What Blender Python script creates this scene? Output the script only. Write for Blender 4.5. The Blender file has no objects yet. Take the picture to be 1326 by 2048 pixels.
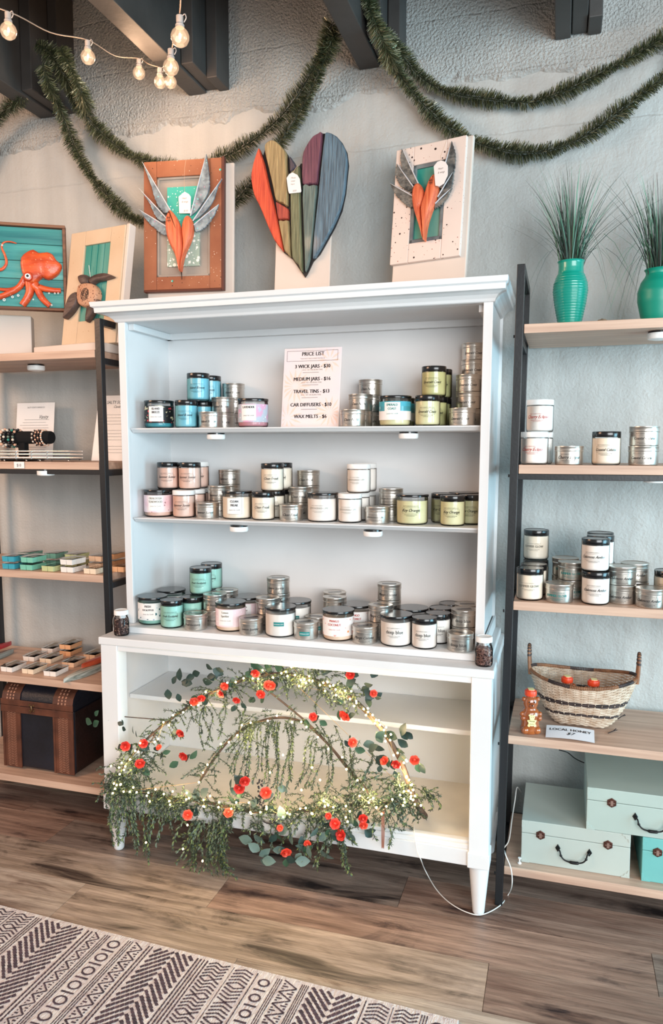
import bpy, bmesh, math, random
from mathutils import Vector, Matrix
random.seed(7)
S = bpy.context.scene
COL = S.collection
PI = math.pi
# ------------------------------------------------------------------ camera
CAM = Vector((1.3754, -2.4411, 1.3015)); YAW, PITCH, FPX = math.radians(17.0175), math.radians(-4.9939), 1494.13
_f = Vector((-math.sin(YAW)*math.cos(PITCH), math.cos(YAW)*math.cos(PITCH), math.sin(PITCH)))
_r = Vector((math.cos(YAW), math.sin(YAW), 0)); _u = _r.cross(_f)
cd = bpy.data.cameras.new('camera'); co = bpy.data.objects.new('camera', cd); COL.objects.link(co)
co.matrix_world = Matrix(((_r.x,_u.x,-_f.x,CAM.x),(_r.y,_u.y,-_f.y,CAM.y),(_r.z,_u.z,-_f.z,CAM.z),(0,0,0,1)))
cd.sensor_fit = 'VERTICAL'; cd.sensor_height = 36; cd.sensor_width = 36; cd.lens = FPX/2048*36
cd.clip_start = 0.05
S.camera = co
# ------------------------------------------------------------------ light
S.view_settings.view_transform = 'Standard'; S.view_settings.look = 'None'
S.view_settings.gamma = 1; S.view_settings.use_curve_mapping = False
S.view_settings.exposure = 0.44
W = bpy.data.worlds.new('world'); S.world = W; W.use_nodes = True
bg = W.node_tree.nodes['Background']; bg.inputs[0].default_value = (1.0, 0.955, 0.91, 1); bg.inputs[1].default_value = 0.36
def area(name, loc, target, sx, sy, power, col):
    l = bpy.data.lights.new(name, 'AREA'); l.shape = 'RECTANGLE'; l.size = sx; l.size_y = sy
    l.energy = power; l.color = col
    o = bpy.data.objects.new(name, l); COL.objects.link(o); o.location = loc
    o.rotation_euler = (Vector(target)-Vector(loc)).to_track_quat('-Z', 'Y').to_euler(); return o
area('shop_window_light', (3.3, -4.2, 1.7), (0.6, 0, 1.1), 3.0, 2.0, 150, (0.93, 0.98, 1.0))
area('side_window_light', (4.2, -1.0, 0.95), (1.2, -0.1, 0.6), 1.6, 1.6, 80, (0.38, 0.80, 1.0))
area('room_light', (-1.9, -2.3, 2.5), (-0.3, 0, 1.3), 1.2, 1.2, 44, (1.0, 0.60, 0.38))
def point(name, loc, power, col, r=0.02, parent=None):
    l = bpy.data.lights.new(name, 'POINT'); l.energy = power; l.color = col; l.shadow_soft_size = r
    o = bpy.data.objects.new(name, l); COL.objects.link(o); o.location = loc; o.parent = parent; return o
# ------------------------------------------------------------------ helpers
def ray(u, v): return _r*((u-663)/FPX) - _u*((v-1024)/FPX) + _f
def aty(u, v, Y): d = ray(u, v); return CAM + d*((Y-CAM.y)/d.y)
def atz(u, v, Z): d = ray(u, v); return CAM + d*((Z-CAM.z)/d.z)
def atd(u, v, D): return CAM + ray(u, v)*D
def lin(h):
    h = h.lstrip('#'); c = [int(h[i:i+2], 16)/255 for i in (0, 2, 4)]
    return tuple((x/12.92 if x <= .04045 else ((x+.055)/1.055)**2.4) for x in c) + (1,)
class MB:
    def __init__(s): s.v = []; s.f = []; s.m = []; s.cur = 0
    def add(s, vs, fs, M=None):
        n = len(s.v)
        s.v += [tuple(M @ Vector(p)) for p in vs] if M is not None else [tuple(p) for p in vs]
        s.f += [tuple(i+n for i in f) for f in fs]; s.m += [s.cur]*len(fs); return s
    def box(s, x0, x1, y0, y1, z0, z1, M=None):
        return s.add([(x0,y0,z0),(x1,y0,z0),(x1,y1,z0),(x0,y1,z0),(x0,y0,z1),(x1,y0,z1),(x1,y1,z1),(x0,y1,z1)],
            [(0,3,2,1),(4,5,6,7),(0,1,5,4),(1,2,6,5),(2,3,7,6),(3,0,4,7)], M)
    def lathe(s, prof, n=24, M=None, sx=1, sy=1):
        vs = []; fs = []
        for r, z in prof:
            for i in range(n): a = 2*PI*i/n; vs.append((r*math.cos(a)*sx, r*math.sin(a)*sy, z))
        for k in range(len(prof)-1):
            for i in range(n):
                j = (i+1) % n; fs.append((k*n+i, k*n+j, (k+1)*n+j, (k+1)*n+i))
        if prof[0][0] > 1e-6: fs.append(tuple(range(n-1, -1, -1)))
        if prof[-1][0] > 1e-6: fs.append(tuple((len(prof)-1)*n+i for i in range(n)))
        return s.add(vs, fs, M)
    def tube(s, pts, r, n=6, M=None, cap=True, flat=1.0):
        pts = [Vector(p) for p in pts]; vs = []; fs = []; N = len(pts)
        up = None
        for k, p in enumerate(pts):
            t = (pts[min(k+1, N-1)]-pts[max(k-1, 0)])
            if t.length < 1e-9: t = Vector((0, 0, 1))
            t.normalize()
            if up is None: up = t.orthogonal().normalized()
            up = (up - t*up.dot(t));
            if up.length < 1e-6: up = t.orthogonal()
            up.normalize(); b = t.cross(up)
            rr = r[k] if isinstance(r, (list, tuple)) else r
            for i in range(n):
                a = 2*PI*i/n; vs.append(p + up*(math.cos(a)*rr) + b*(math.sin(a)*rr*flat))
        for k in range(N-1):
            for i in range(n):
                j = (i+1) % n; fs.append((k*n+i, k*n+j, (k+1)*n+j, (k+1)*n+i))
        if cap: fs.append(tuple(range(n-1, -1, -1))); fs.append(tuple((N-1)*n+i for i in range(n)))
        return s.add(vs, fs, M)
    def prism(s, poly, z0, z1, M=None, inset=0):
        """poly in xy, extruded z0..z1 (front z1); inset bevels the front rim"""
        n = len(poly)
        ar = sum(poly[i][0]*poly[(i+1) % n][1]-poly[(i+1) % n][0]*poly[i][1] for i in range(n))
        if ar < 0: poly = poly[::-1]
        vs = [(x, y, z0) for x, y in poly]
        rings = [(0, z1)] if not inset else [(0, z0+(z1-z0)*.55), (inset*.45, z0+(z1-z0)*.88), (inset, z1)]
        fs = [tuple(range(n-1, -1, -1))]
        lim = []
        for i in range(n):
            p = Vector(poly[i]); e1 = (p-Vector(poly[i-1])).normalized(); e2 = (Vector(poly[(i+1) % n])-p).normalized()
            d = Vector((-(e1.y+e2.y), e1.x+e2.x)); best = 9.0
            if inset and d.length > 1e-6:
                d.normalize()
                for j in range(n):
                    if j in (i, (i-1) % n): continue
                    a = Vector(poly[j]); b = Vector(poly[(j+1) % n])-a; q = a-p; den = d.x*b.y-d.y*b.x
                    if abs(den) < 1e-12: continue
                    t = (q.x*b.y-q.y*b.x)/den; u = (q.x*d.y-q.y*d.x)/den
                    if t > 1e-5 and -.01 <= u <= 1.01: best = min(best, t)
            lim.append(best*.40 if d.length > 1e-6 else 0)
        lim = [min(lim[i-1], lim[i], lim[(i+1) % n]) if inset else 0 for i in range(n)]
        for q, (ins, z) in enumerate(rings):
            for i in range(n):
                p = Vector(poly[i]); a = Vector(poly[i-1]); b = Vector(poly[(i+1) % n])
                e1 = (p-a).normalized(); e2 = (b-p).normalized()
                nn = Vector((-(e1.y+e2.y), e1.x+e2.x)); L = nn.length
                nn = nn/L if L > 1e-6 else Vector((0, 0))
                k_ = min(ins, lim[i]*(ins/inset if inset else 0)) if inset else 0; vs.append((p.x+nn.x*k_, p.y+nn.y*k_, z))
            for i in range(n):
                j = (i+1) % n; fs.append((q*n+i, q*n+j, (q+1)*n+j, (q+1)*n+i))
        fs.append(tuple(len(rings)*n+i for i in range(n)))
        return s.add(vs, fs, M)
    def mesh(s, name, mats, smooth=False):
        me = bpy.data.meshes.new(name); me.from_pydata(s.v, [], s.f)
        if not isinstance(mats, (list, tuple)): mats = [mats]
        for m in mats: me.materials.append(m)
        if len(mats) > 1: me.polygons.foreach_set('material_index', s.m)
        me.validate()
        if smooth:
            me.polygons.foreach_set('use_smooth', [True]*len(me.polygons))
            me.set_sharp_from_angle(angle=math.radians(smooth if smooth is not True else 40))
        me.update(); return me
    def build(s, name, mats, parent=None, smooth=False, loc=None, rot=None):
        return link(name, s.mesh(name, mats, smooth), parent, loc, rot)
def link(name, me, parent=None, loc=None, rot=None):
    o = bpy.data.objects.new(name, me); COL.objects.link(o); o.parent = parent
    if loc is not None: o.location = loc
    if rot is not None: o.rotation_euler = rot
    return o
def tag(o, label=None, cat=None, group=None, kind=None):
    if label: o['label'] = label
    if cat: o['category'] = cat
    if group: o['group'] = group
    if kind: o['kind'] = kind
    return o
def thing(name, label, cat, loc=(0, 0, 0), rz=0, group=None, rot=None):
    o = bpy.data.objects.new(name, None); COL.objects.link(o); o.location = loc
    o.rotation_euler = rot if rot else (0, 0, rz); o.empty_display_size = .05
    return tag(o, label, cat, group)
def bev(o, w=.002, seg=2):
    m = o.modifiers.new('bevel', 'BEVEL'); m.width = w; m.segments = seg; m.limit_method = 'ANGLE'; return o
def copy_tree(o, parent=None):
    c = o.copy(); COL.objects.link(c); c.parent = parent
    for ch in list(o.children): copy_tree(ch, c)
    return c
# ------------------------------------------------------------------ materials
def mat(name, color, rough=.5, metal=0, coat=0, var=0, vscale=8, bump=0, bscale=60, col2=None, stretch=(1,1,1), emit=None, estr=0, alpha=1, spots=None, sub=0, detail=4, thr=None):
    m = bpy.data.materials.new(name); m.use_nodes = True; nt = m.node_tree; N = nt.nodes; L = nt.links
    b = N['Principled BSDF']; c = lin(color) if isinstance(color, str) else color
    b.inputs['Base Color'].default_value = c; b.inputs['Roughness'].default_value = rough
    b.inputs['Metallic'].default_value = metal; b.inputs['Coat Weight'].default_value = coat
    b.inputs['Coat Roughness'].default_value = .08
    if sub: b.inputs['Subsurface Weight'].default_value = sub; b.inputs['Subsurface Radius'].default_value = (.01, .008, .006)
    if emit: b.inputs['Emission Color'].default_value = lin(emit); b.inputs['Emission Strength'].default_value = estr
    tc = N.new('ShaderNodeTexCoord'); mp = N.new('ShaderNodeMapping'); mp.inputs['Scale'].default_value = stretch
    L.new(tc.outputs['Object'], mp.inputs[0])
    out = None
    if var or col2:
        n = N.new('ShaderNodeTexNoise'); n.inputs['Scale'].default_value = vscale; n.inputs['Detail'].default_value = detail
        L.new(mp.outputs[0], n.inputs['Vector'])
        r = N.new('ShaderNodeValToRGB'); L.new(n.outputs[0], r.inputs[0])
        lo, hi = thr if thr else (.32, .68)
        r.color_ramp.elements[0].position = lo; r.color_ramp.elements[1].position = hi
        c2 = lin(col2) if col2 else tuple(x*(1-var) for x in c[:3]) + (1,)
        r.color_ramp.elements[0].color = c2; r.color_ramp.elements[1].color = c; out = r.outputs[0]
    if spots:
        for (sc, th, hexc, sd) in spots:
            vo = N.new('ShaderNodeTexVoronoi'); vo.inputs['Scale'].default_value = sc
            mp2 = N.new('ShaderNodeMapping'); mp2.inputs['Location'].default_value = (sd, sd*1.7, sd*.3)
            L.new(tc.outputs['Object'], mp2.inputs[0]); L.new(mp2.outputs[0], vo.inputs['Vector'])
            # only some cells carry a spot
            lt = N.new('ShaderNodeMath'); lt.operation = 'LESS_THAN'; L.new(vo.outputs['Distance'], lt.inputs[0])
            sep = N.new('ShaderNodeSeparateColor'); L.new(vo.outputs['Color'], sep.inputs[0])
            mu = N.new('ShaderNodeMath'); mu.operation = 'MULTIPLY'; L.new(sep.outputs[0], mu.inputs[0]); mu.inputs[1].default_value = th
            L.new(mu.outputs[0], lt.inputs[1])
            mx = N.new('ShaderNodeMix'); mx.data_type = 'RGBA'; L.new(lt.outputs[0], mx.inputs[0])
            if out: L.new(out, mx.inputs[6])
            else: mx.inputs[6].default_value = c
            mx.inputs[7].default_value = lin(hexc); out = mx.outputs[2]
    if out: L.new(out, b.inputs['Base Color'])
    if bump:
        n2 = N.new('ShaderNodeTexNoise'); n2.inputs['Scale'].default_value = bscale; n2.inputs['Detail'].default_value = 3
        L.new(mp.outputs[0], n2.inputs['Vector'])
        bp = N.new('ShaderNodeBump'); bp.inputs['Strength'].default_value = bump; bp.inputs['Distance'].default_value = .004
        L.new(n2.outputs[0], bp.inputs['Height']); L.new(bp.outputs[0], b.inputs['Normal'])
    return m
def wood(name, c1, c2, rough=.5, axis='x', scale=1.0, bump=.25, coat=0, sc=14):
    """stretched grain along one object axis"""
    st = {'x': (.06, 1, 1), 'y': (1, .06, 1), 'z': (1, 1, .06)}[axis]
    m = mat(name, c1, rough, col2=c2, vscale=sc*scale*4, stretch=st, bump=bump, bscale=sc*8*scale, coat=coat, detail=8)
    return m
def glass(name, tint=(1, 1, 1, 1), amount=.22):
    m = bpy.data.materials.new(name); m.use_nodes = True; nt = m.node_tree; N = nt.nodes; L = nt.links
    N.remove(N['Principled BSDF']); out = N['Material Output']
    tr = N.new('ShaderNodeBsdfTransparent'); tr.inputs[0].default_value = tint
    gl = N.new('ShaderNodeBsdfGlossy'); gl.inputs['Roughness'].default_value = .05
    lw = N.new('ShaderNodeLayerWeight'); lw.inputs[0].default_value = amount
    mx = N.new('ShaderNodeMixShader'); L.new(lw.outputs['Fresnel'], mx.inputs[0]); L.new(tr.outputs[0], mx.inputs[1]); L.new(gl.outputs[0], mx.inputs[2])
    L.new(mx.outputs[0], out.inputs[0]); return m
M = {}
M['white'] = mat('white_paint', '#e1e2e3', .42, var=.05, vscale=5, bump=.12, bscale=25)
M['white_pure'] = mat('white_plastic', '#f2f2f0', .35)
M['cream'] = mat('cream_board', '#dccfc5', .5, var=.05)
M['glass'] = glass('clear_glass'); M['acrylic'] = glass('clear_acrylic', amount=.08)
M['black'] = mat('black_plastic', '#0e0f12', .22, coat=.3)
M['rack'] = mat('black_rack_metal', '#1b1d20', .38, bump=.08, bscale=150)
M['tin'] = mat('tin_metal', '#cdc7bf', .30, metal=.9, var=.06, vscale=14)
M['print'] = mat('print_black', '#17171a', .6); M['print_red'] = mat('print_red', '#b4352c', .6)
M['print_grey'] = mat('print_grey', '#8a8478', .6)
M['print_teal'] = mat('print_teal', '#0f7f7c', .6); M['paper'] = mat('paper_white', '#f3efec', .7)
M['oak'] = wood('shelf_oak', '#d2b29c', '#b49380', .5, 'x')
M['beam'] = mat('beam_paint', '#454240', .55, var=.35, vscale=6, bump=.3, bscale=30)
# ------------------------------------------------------------------ setting
def wall_material():
    m = bpy.data.materials.new('painted_plaster_wall'); m.use_nodes = True; nt = m.node_tree; N = nt.nodes; L = nt.links
    b = N['Principled BSDF']; b.inputs['Roughness'].default_value = .62
    tc = N.new('ShaderNodeTexCoord'); sx = N.new('ShaderNodeSeparateXYZ'); L.new(tc.outputs['Object'], sx.inputs[0])
    def noise(sc, det=4):
        n = N.new('ShaderNodeTexNoise'); n.inputs['Scale'].default_value = sc; n.inputs['Detail'].default_value = det
        L.new(tc.outputs['Object'], n.inputs['Vector']); return n.outputs[0]
    def math_(op, a, c, cl=False):
        n = N.new('ShaderNodeMath'); n.operation = op; n.use_clamp = cl
        for i, q in enumerate((a, c)):
            if isinstance(q, (int, float)): n.inputs[i].default_value = q
            else: L.new(q, n.inputs[i])
        return n.outputs[0]
    big = noise(2.2); mid = noise(14, 6); fine = noise(125, 3); streak_v = None
    # mask: rough stucco above an uneven line near the joists
    zz = math_('ADD', sx.outputs[2], math_('MULTIPLY', noise(4.5, 5), .22))
    rough_mask = math_('MULTIPLY', math_('SUBTRACT', zz, 2.53), 60, True)
    mp = N.new('ShaderNodeMapping'); mp.inputs['Scale'].default_value = (14, 1, .5); L.new(tc.outputs['Object'], mp.inputs[0])
    st = N.new('ShaderNodeTexNoise'); st.inputs['Scale'].default_value = 1.0; st.inputs['Detail'].default_value = 3; L.new(mp.outputs[0], st.inputs['Vector'])
    r = N.new('ShaderNodeValToRGB'); r.color_ramp.elements[0].position = .3; r.color_ramp.elements[1].position = .7
    r.color_ramp.elements[0].color = lin('#a4a5a3'); r.color_ramp.elements[1].color = lin('#c4c5c2')
    mixn = math_('ADD', math_('MULTIPLY', big, .6), math_('MULTIPLY', st.outputs[0], .4)); L.new(mixn, r.inputs[0])
    L.new(r.outputs[0], b.inputs['Base Color'])
    # horizontal pour lines
    w = math_('SUBTRACT', math_('FRACT', math_('ADD', math_('MULTIPLY', sx.outputs[2], 5.5), math_('MULTIPLY', mid, .10)), 0), .5)
    line = math_('SUBTRACT', 1, math_('MULTIPLY', math_('ABSOLUTE', w, 0), 40, True))
    upper = math_('MULTIPLY', math_('SUBTRACT', sx.outputs[2], 2.15), 4, True)
    h = math_('MULTIPLY', mid, .32)
    h = math_('ADD', h, math_('MULTIPLY', fine, math_('ADD', math_('MULTIPLY', rough_mask, .55), .08)))
    h = math_('ADD', h, math_('MULTIPLY', rough_mask, .5))
    h = math_('SUBTRACT', h, math_('MULTIPLY', math_('MULTIPLY', line, upper), .14))
    bp = N.new('ShaderNodeBump'); bp.inputs['Strength'].default_value = .8; bp.inputs['Distance'].default_value = .028
    L.new(h, bp.inputs['Height']); L.new(bp.outputs[0], b.inputs['Normal']); return m
wm = MB().box(-3.2, 4.2, 0, .2, 0, 3.4).build('wall_back', wall_material()); tag(wm, kind='structure')
cl = MB().box(-3.2, 4.2, -2.2, .2, 2.93, 3.0).build('ceiling', mat('ceiling_boards', '#3a3836', .8)); tag(cl, kind='structure')
# floor with single planks
fl = MB().box(-3.2, 4.2, -4.5, .2, -.06, -.006).build('floor', mat('floor_base', '#2a211c', .9)); tag(fl, kind='structure')
def plank_mat(i, c1, c2, c3):
    m = bpy.data.materials.new('floor_plank_%d' % i); m.use_nodes = True; nt = m.node_tree; N = nt.nodes; L = nt.links
    b = N['Principled BSDF']; b.inputs['Roughness'].default_value = .42
    tc = N.new('ShaderNodeTexCoord')
    mp = N.new('ShaderNodeMapping'); mp.inputs['Scale'].default_value = (.9, 11, 1); mp.inputs['Location'].default_value = (i*3.1, i*1.3, 0); L.new(tc.outputs['Object'], mp.inputs[0])
    n1 = N.new('ShaderNodeTexNoise'); n1.inputs['Scale'].default_value = 2.2; n1.inputs['Detail'].default_value = 9; n1.inputs['Distortion'].default_value = .7; L.new(mp.outputs[0], n1.inputs['Vector'])
    mp2 = N.new('ShaderNodeMapping'); mp2.inputs['Scale'].default_value = (2.0, 5, 1); mp2.inputs['Location'].default_value = (i*1.9, 3+i, 0); L.new(tc.outputs['Object'], mp2.inputs[0])
    n2 = N.new('ShaderNodeTexNoise'); n2.inputs['Scale'].default_value = 1.5; n2.inputs['Detail'].default_value = 8; n2.inputs['Roughness'].default_value = .65; n2.inputs['Distortion'].default_value = .8; L.new(mp2.outputs[0], n2.inputs['Vector'])
    wv = N.new('ShaderNodeTexWave'); wv.bands_direction = 'Y'; wv.inputs['Scale'].default_value = 9; wv.inputs['Distortion'].default_value = 9; wv.inputs['Detail'].default_value = 4; wv.inputs['Detail Scale'].default_value = .9
    mp3 = N.new('ShaderNodeMapping'); mp3.inputs['Scale'].default_value = (.35, 1, 1); mp3.inputs['Location'].default_value = (i*2.3, i, 0); L.new(tc.outputs['Object'], mp3.inputs[0]); L.new(mp3.outputs[0], wv.inputs['Vector'])
    r1 = N.new('ShaderNodeValToRGB'); e = r1.color_ramp.elements; e[0].position = .34; e[0].color = lin(c2); e[1].position = .62; e[1].color = lin(c1); L.new(n1.outputs[0], r1.inputs[0])
    r2 = N.new('ShaderNodeValToRGB'); e = r2.color_ramp.elements; e[0].position = .36; e[0].color = (1, 1, 1, 1); e[1].position = .50; e[1].color = (0, 0, 0, 1); L.new(n2.outputs[0], r2.inputs[0])
    mu = N.new('ShaderNodeMath'); mu.operation = 'MULTIPLY'; L.new(r2.outputs[0], mu.inputs[0])
    r3 = N.new('ShaderNodeValToRGB'); e = r3.color_ramp.elements; e[0].position = .42; e[0].color = (1, 1, 1, 1); e[1].position = .58; e[1].color = (.25, .25, .25, 1); L.new(n1.outputs[0], r3.inputs[0]); L.new(r3.outputs[0], mu.inputs[1])
    mx = N.new('ShaderNodeMix'); mx.data_type = 'RGBA'; L.new(mu.outputs[0], mx.inputs[0]); L.new(r1.outputs[0], mx.inputs[6]); mx.inputs[7].default_value = lin(c3)
    mx2 = N.new('ShaderNodeMix'); mx2.data_type = 'RGBA'; mx2.blend_type = 'MULTIPLY'; mx2.inputs[0].default_value = .18; L.new(mx.outputs[2], mx2.inputs[6]); L.new(wv.outputs[0], mx2.inputs[7])
    gr = N.new('ShaderNodeTexNoise'); gr.inputs['Scale'].default_value = 9; gr.inputs['Detail'].default_value = 10; gr.inputs['Roughness'].default_value = .75
    mp4 = N.new('ShaderNodeMapping'); mp4.inputs['Scale'].default_value = (.8, 16, 1); mp4.inputs['Location'].default_value = (i*4.7, i*2.1, 0); L.new(tc.outputs['Object'], mp4.inputs[0]); L.new(mp4.outputs[0], gr.inputs['Vector'])
    r4 = N.new('ShaderNodeValToRGB'); e = r4.color_ramp.elements; e[0].position = .36; e[0].color = (.42, .38, .36, 1); e[1].position = .56; e[1].color = (1.06, 1.05, 1.04, 1); L.new(gr.outputs[0], r4.inputs[0])
    mx3 = N.new('ShaderNodeMix'); mx3.data_type = 'RGBA'; mx3.blend_type = 'MULTIPLY'; mx3.inputs[0].default_value = .7; L.new(mx2.outputs[2], mx3.inputs[6]); L.new(r4.outputs[0], mx3.inputs[7])
    L.new(mx3.outputs[2], b.inputs['Base Color'])
    bp = N.new('ShaderNodeBump'); bp.inputs['Strength'].default_value = .3; bp.inputs['Distance'].default_value = .003; L.new(n1.outputs[0], bp.inputs['Height']); L.new(bp.outputs[0], b.inputs['Normal'])
    return m
PT = [plank_mat(0, '#bba696', '#94806f', '#3a2f2b'), plank_mat(1, '#ad9080', '#82675a', '#33262a'), plank_mat(2, '#98877c', '#6e5e56', '#272223'),
      plank_mat(3, '#c4b4a6', '#a08b7b', '#5a4036'), plank_mat(4, '#a28879', '#785c50', '#2f2022')]
rows = [0.02, -.14, -.30, -.46, -.62, -.79, -.95, -1.11, -1.27, -1.43, -1.59, -1.75]
joints = [.3, .75, .965, .447, .05, .62, .2, .9, .4, 1.1, .5]
tone = {(2, 0): 2, (2, 1): 4, (3, 0): 0, (3, 1): 1, (3, -1): 1, (4, 0): 3, (4, 1): 0, (4, -1): 2, (1, 0): 4, (1, 1): 2}
for k in range(len(rows)-1):
    for j in range(-2, 3):
        x0 = joints[k]+(j-1)*1.185; x1 = x0+1.185
        if x1 < -1.6 or x0 > 2.6: continue
        t = tone.get((k, j), (k*2+j*3) % 5)
        zz = random.uniform(-.0006, .0006)
        o = MB().box(0, x1-x0-.0012, rows[k+1]-rows[k]+.0012, 0, -.006, zz).build('plank', PT[t], fl, loc=(x0, rows[k], 0))
# dark baseboard strip behind the shelves
MB().box(-3.0, 4.0, -.014, -.0005, .001, .10).build('baseboard_back', mat('baseboard_dark', '#2c2a2b', .7))['kind'] = 'structure'
# joists and wall blocks
for i, (xc, lw) in enumerate(((-.455, .075), (.155, .075), (.765, .075), (1.355, .05))):
    t = thing('ceiling_joist', ['dark painted ceiling joist at the far left, above the octopus picture', 'dark painted ceiling joist behind the cluster of glowing bulbs',
        'dark painted ceiling joist above the mosaic heart, garlands either side', 'dark painted ceiling joist at the upper right with chipped end'][i], 'beam', (xc, 0, 2.51), group='ceiling joists above the wall')
    o = MB().box(-lw*.55, lw*.35, -2.1, -.002, 0, .415 if i != 1 else .30).build('joist_board', M['beam'], t); bev(o, .003)
    o = MB().box(lw*.35+.002, lw*.35+.045, -.19, -.002, .008, .415).build('blocking_board', M['beam'], t); bev(o, .003)
    o = MB().box(lw*.35+.047, lw*.35+.085, -.10, -.002, .0, .415).build('blocking_board', M['beam'], t); bev(o, .003)
# ------------------------------------------------------------------ hutch cabinet
H1 = .7067
lc = thing('base_cabinet', 'white painted open base cabinet with tapered legs carrying the candle hutch', 'cabinet', (0, 0, 0))
w = M['white']
bev(MB().box(0, 1.22, -.4537, -.03, H1-.024, H1).build('top_board', w, lc), .003)
for x0, x1 in ((.006, .064), (1.160, 1.214)):
    bev(MB().box(x0, x1, -.450, -.395, .146, H1-.0245).build('post', w, lc), .002)
    bev(MB().box(x0-.003, x1+.003, -.4535, -.392, .146, .19).build('post_block', w, lc), .0025)
bev(MB().box(.064, 1.160, -.447, -.42, H1-.042, H1-.0245).build('top_rail', w, lc), .0015)
o = MB().box(.064, 1.160, -.445, -.415, .147, .192); o.box(.064, 1.160, -.440, -.415, .192, .205); o.box(.064, 1.160, -.434, -.415, .205, .214)
bev(o.build('bottom_rail', w, lc), .0015)
MB().box(.03, 1.19, -.42, -.07, .195, .2085).build('cabinet_floor', mat('worn_white_floor', '#ebe4d8', .5, var=.12, vscale=9), lc)
bev(MB().box(.03, 1.19, -.33, -.071, .472, .487).build('inner_shelf', w, lc), .002)
MB().box(.02, 1.20, -.069, -.055, .16, H1-.025).build('back_panel', w, lc)
for x0, x1 in ((.010, .028), (1.192, 1.210)):
    MB().box(x0, x1, -.395, -.055, .16, H1-.025).build('side_panel', w, lc)
for x in (.035, 1.187):
    for y in (-.42, -.09):
        prof = [(.0135, .0015), (.0165, .006), (.0168, .012), (.028, .135), (.029, .146)]
        MB().lathe(prof, 20).build('leg', w, lc, smooth=True, loc=(x, y, 0))
HT = 1.752
hu = thing('candle_hutch', 'tall white painted hutch with open shelves full of candles', 'hutch', (.607, 0, H1))
def fl_(z): return 1+.016*max(0, z-.15)/.9
def hb(x0, x1, y0, y1, z0, z1, name, b=.002, nm=w):
    """board of the hutch, local x about the centre, sides flare slightly towards the top"""
    m = MB().box(x0, x1, y0, y1, z0, z1); m.v = [(x*fl_(z), y, z) for x, y, z in m.v]
    o = m.build(name, nm, hu); return bev(o, b) if b else o
hb(-.600, .600, -.383, -.04, .0005, .0205, 'base_board', .003)
hb(-.572, -.555, -.33, -.04, .021, 1.03, 'side_panel'); hb(.555, .572, -.33, -.04, .021, 1.03, 'side_panel')
hb(-.5745, -.549, -.338, -.326, .021, 1.01, 'face_post', .0015); hb(.549, .5745, -.338, -.326, .021, 1.01, 'face_post', .0015)
hb(-.58, .58, -.055, -.042, .021, 1.03, 'back_panel', 0)
hb(-.58, .58, -.33, -.04, 1.022, 1.036, 'top_panel', 0)
hb(-.554, .554, -.31, -.285, .985, 1.021, 'top_batten', .001); hb(-.554, .554, -.078, -.056, .965, 1.0, 'top_batten', .001)
hb(-.554, -.534, -.31, -.056, .965, .985, 'top_batten', .001); hb(.534, .554, -.31, -.056, .965, .985, 'top_batten', .001)
S1, S2 = 1.3612, 1.0723
for z in (S1-H1, S2-H1):
    # shelf with a moulded front lip
    m = MB().box(-.556, .556, -.300, -.056, z-.016, z)
    pts = [(-.300, z-.016), (-.306, z-.014), (-.314, z-.007), (-.318, z-.004), (-.318, z-.0005), (-.300, z)]
    n = len(m.v); k = len(pts)
    vs = [(-.552, y, q) for y, q in pts] + [(.552, y, q) for y, q in pts]
    m.add(vs, [tuple(range(k)), tuple(range(2*k-1, k-1, -1))] + [(i, i+k, (i+1) % k+k, (i+1) % k) for i in range(k)])
    m.v = [(x*fl_(q), y, q) for x, y, q in m.v]; m.build('shelf', w, hu)
hb(.5755, .583, -.37, -.04, .021, .06, 'base_moulding', .002)
hb(-.583, -.5755, -.37, -.04, .021, .06, 'base_moulding', .002)
# crown: cove swept round three sides
def crown():
    prof = [(.0, -.036), (.004, -.034), (.008, -.027), (.018, -.018), (.032, -.012), (.046, -.010), (.047, .004), (.054, .008), (.056, .022)]
    prof = [(a, b+.004) for a, b in prof]
    z0 = HT-H1-.028; xs = .5755*1.016
    rings = []
    for a, b in prof:
        l_, r_ = xs+a*1.12, xs+a*.72
        rings.append([(-l_, -.04, z0+b), (-l_, -.338-a, z0+b), (r_, -.338-a, z0+b), (r_, -.04, z0+b)])
    m = MB(); vs = [p for r in rings for p in r]; fs = []
    for i in range(len(rings)-1):
        for j in range(3): fs.append((i*4+j, i*4+j+1, (i+1)*4+j+1, (i+1)*4+j))
    t = (len(rings)-1)*4; fs.append((t, t+1, t+2, t+3)); fs.append((3, 2, 1, 0)); m.add(vs, fs)
    for s0 in (0, 3):
        fs2 = tuple(i*4+s0 for i in range(len(rings))); m.add(vs, [fs2 if s0 == 0 else fs2[::-1]])
    return m.build('crown_moulding', w, hu)
crown()
# round push lights below the shelves
def puck(loc, label, r=.029):
    t = thing('puck_light', label, 'light', loc, group='round push lights under the shelves')
    MB().lathe([(r*.93, 0), (r*.93, -.005)], 28).build('mount_ring', M['black'], t)
    MB().lathe([(r, -.005), (r, -.016), (r*.93, -.02), (r*.5, -.0225), (.0001, -.023)], 32).build('lens', M['white_pure'], t, smooth=True)
for (u, v, Y, z, lab) in ((432, 869, -.27, S1-.0162, 'round white push light under the top hutch shelf, left one'), (817, 864, -.27, S1-.0162, 'round white push light under the top hutch shelf, right one'),
        (478, 1053, -.285, S2-.0162, 'round white push light under the middle hutch shelf, left one'), (746, 1061, -.285, S2-.0162, 'round white push light under the middle hutch shelf, right one')):
    p = aty(u, v, Y); puck((p.x, p.y, z), lab)
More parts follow.
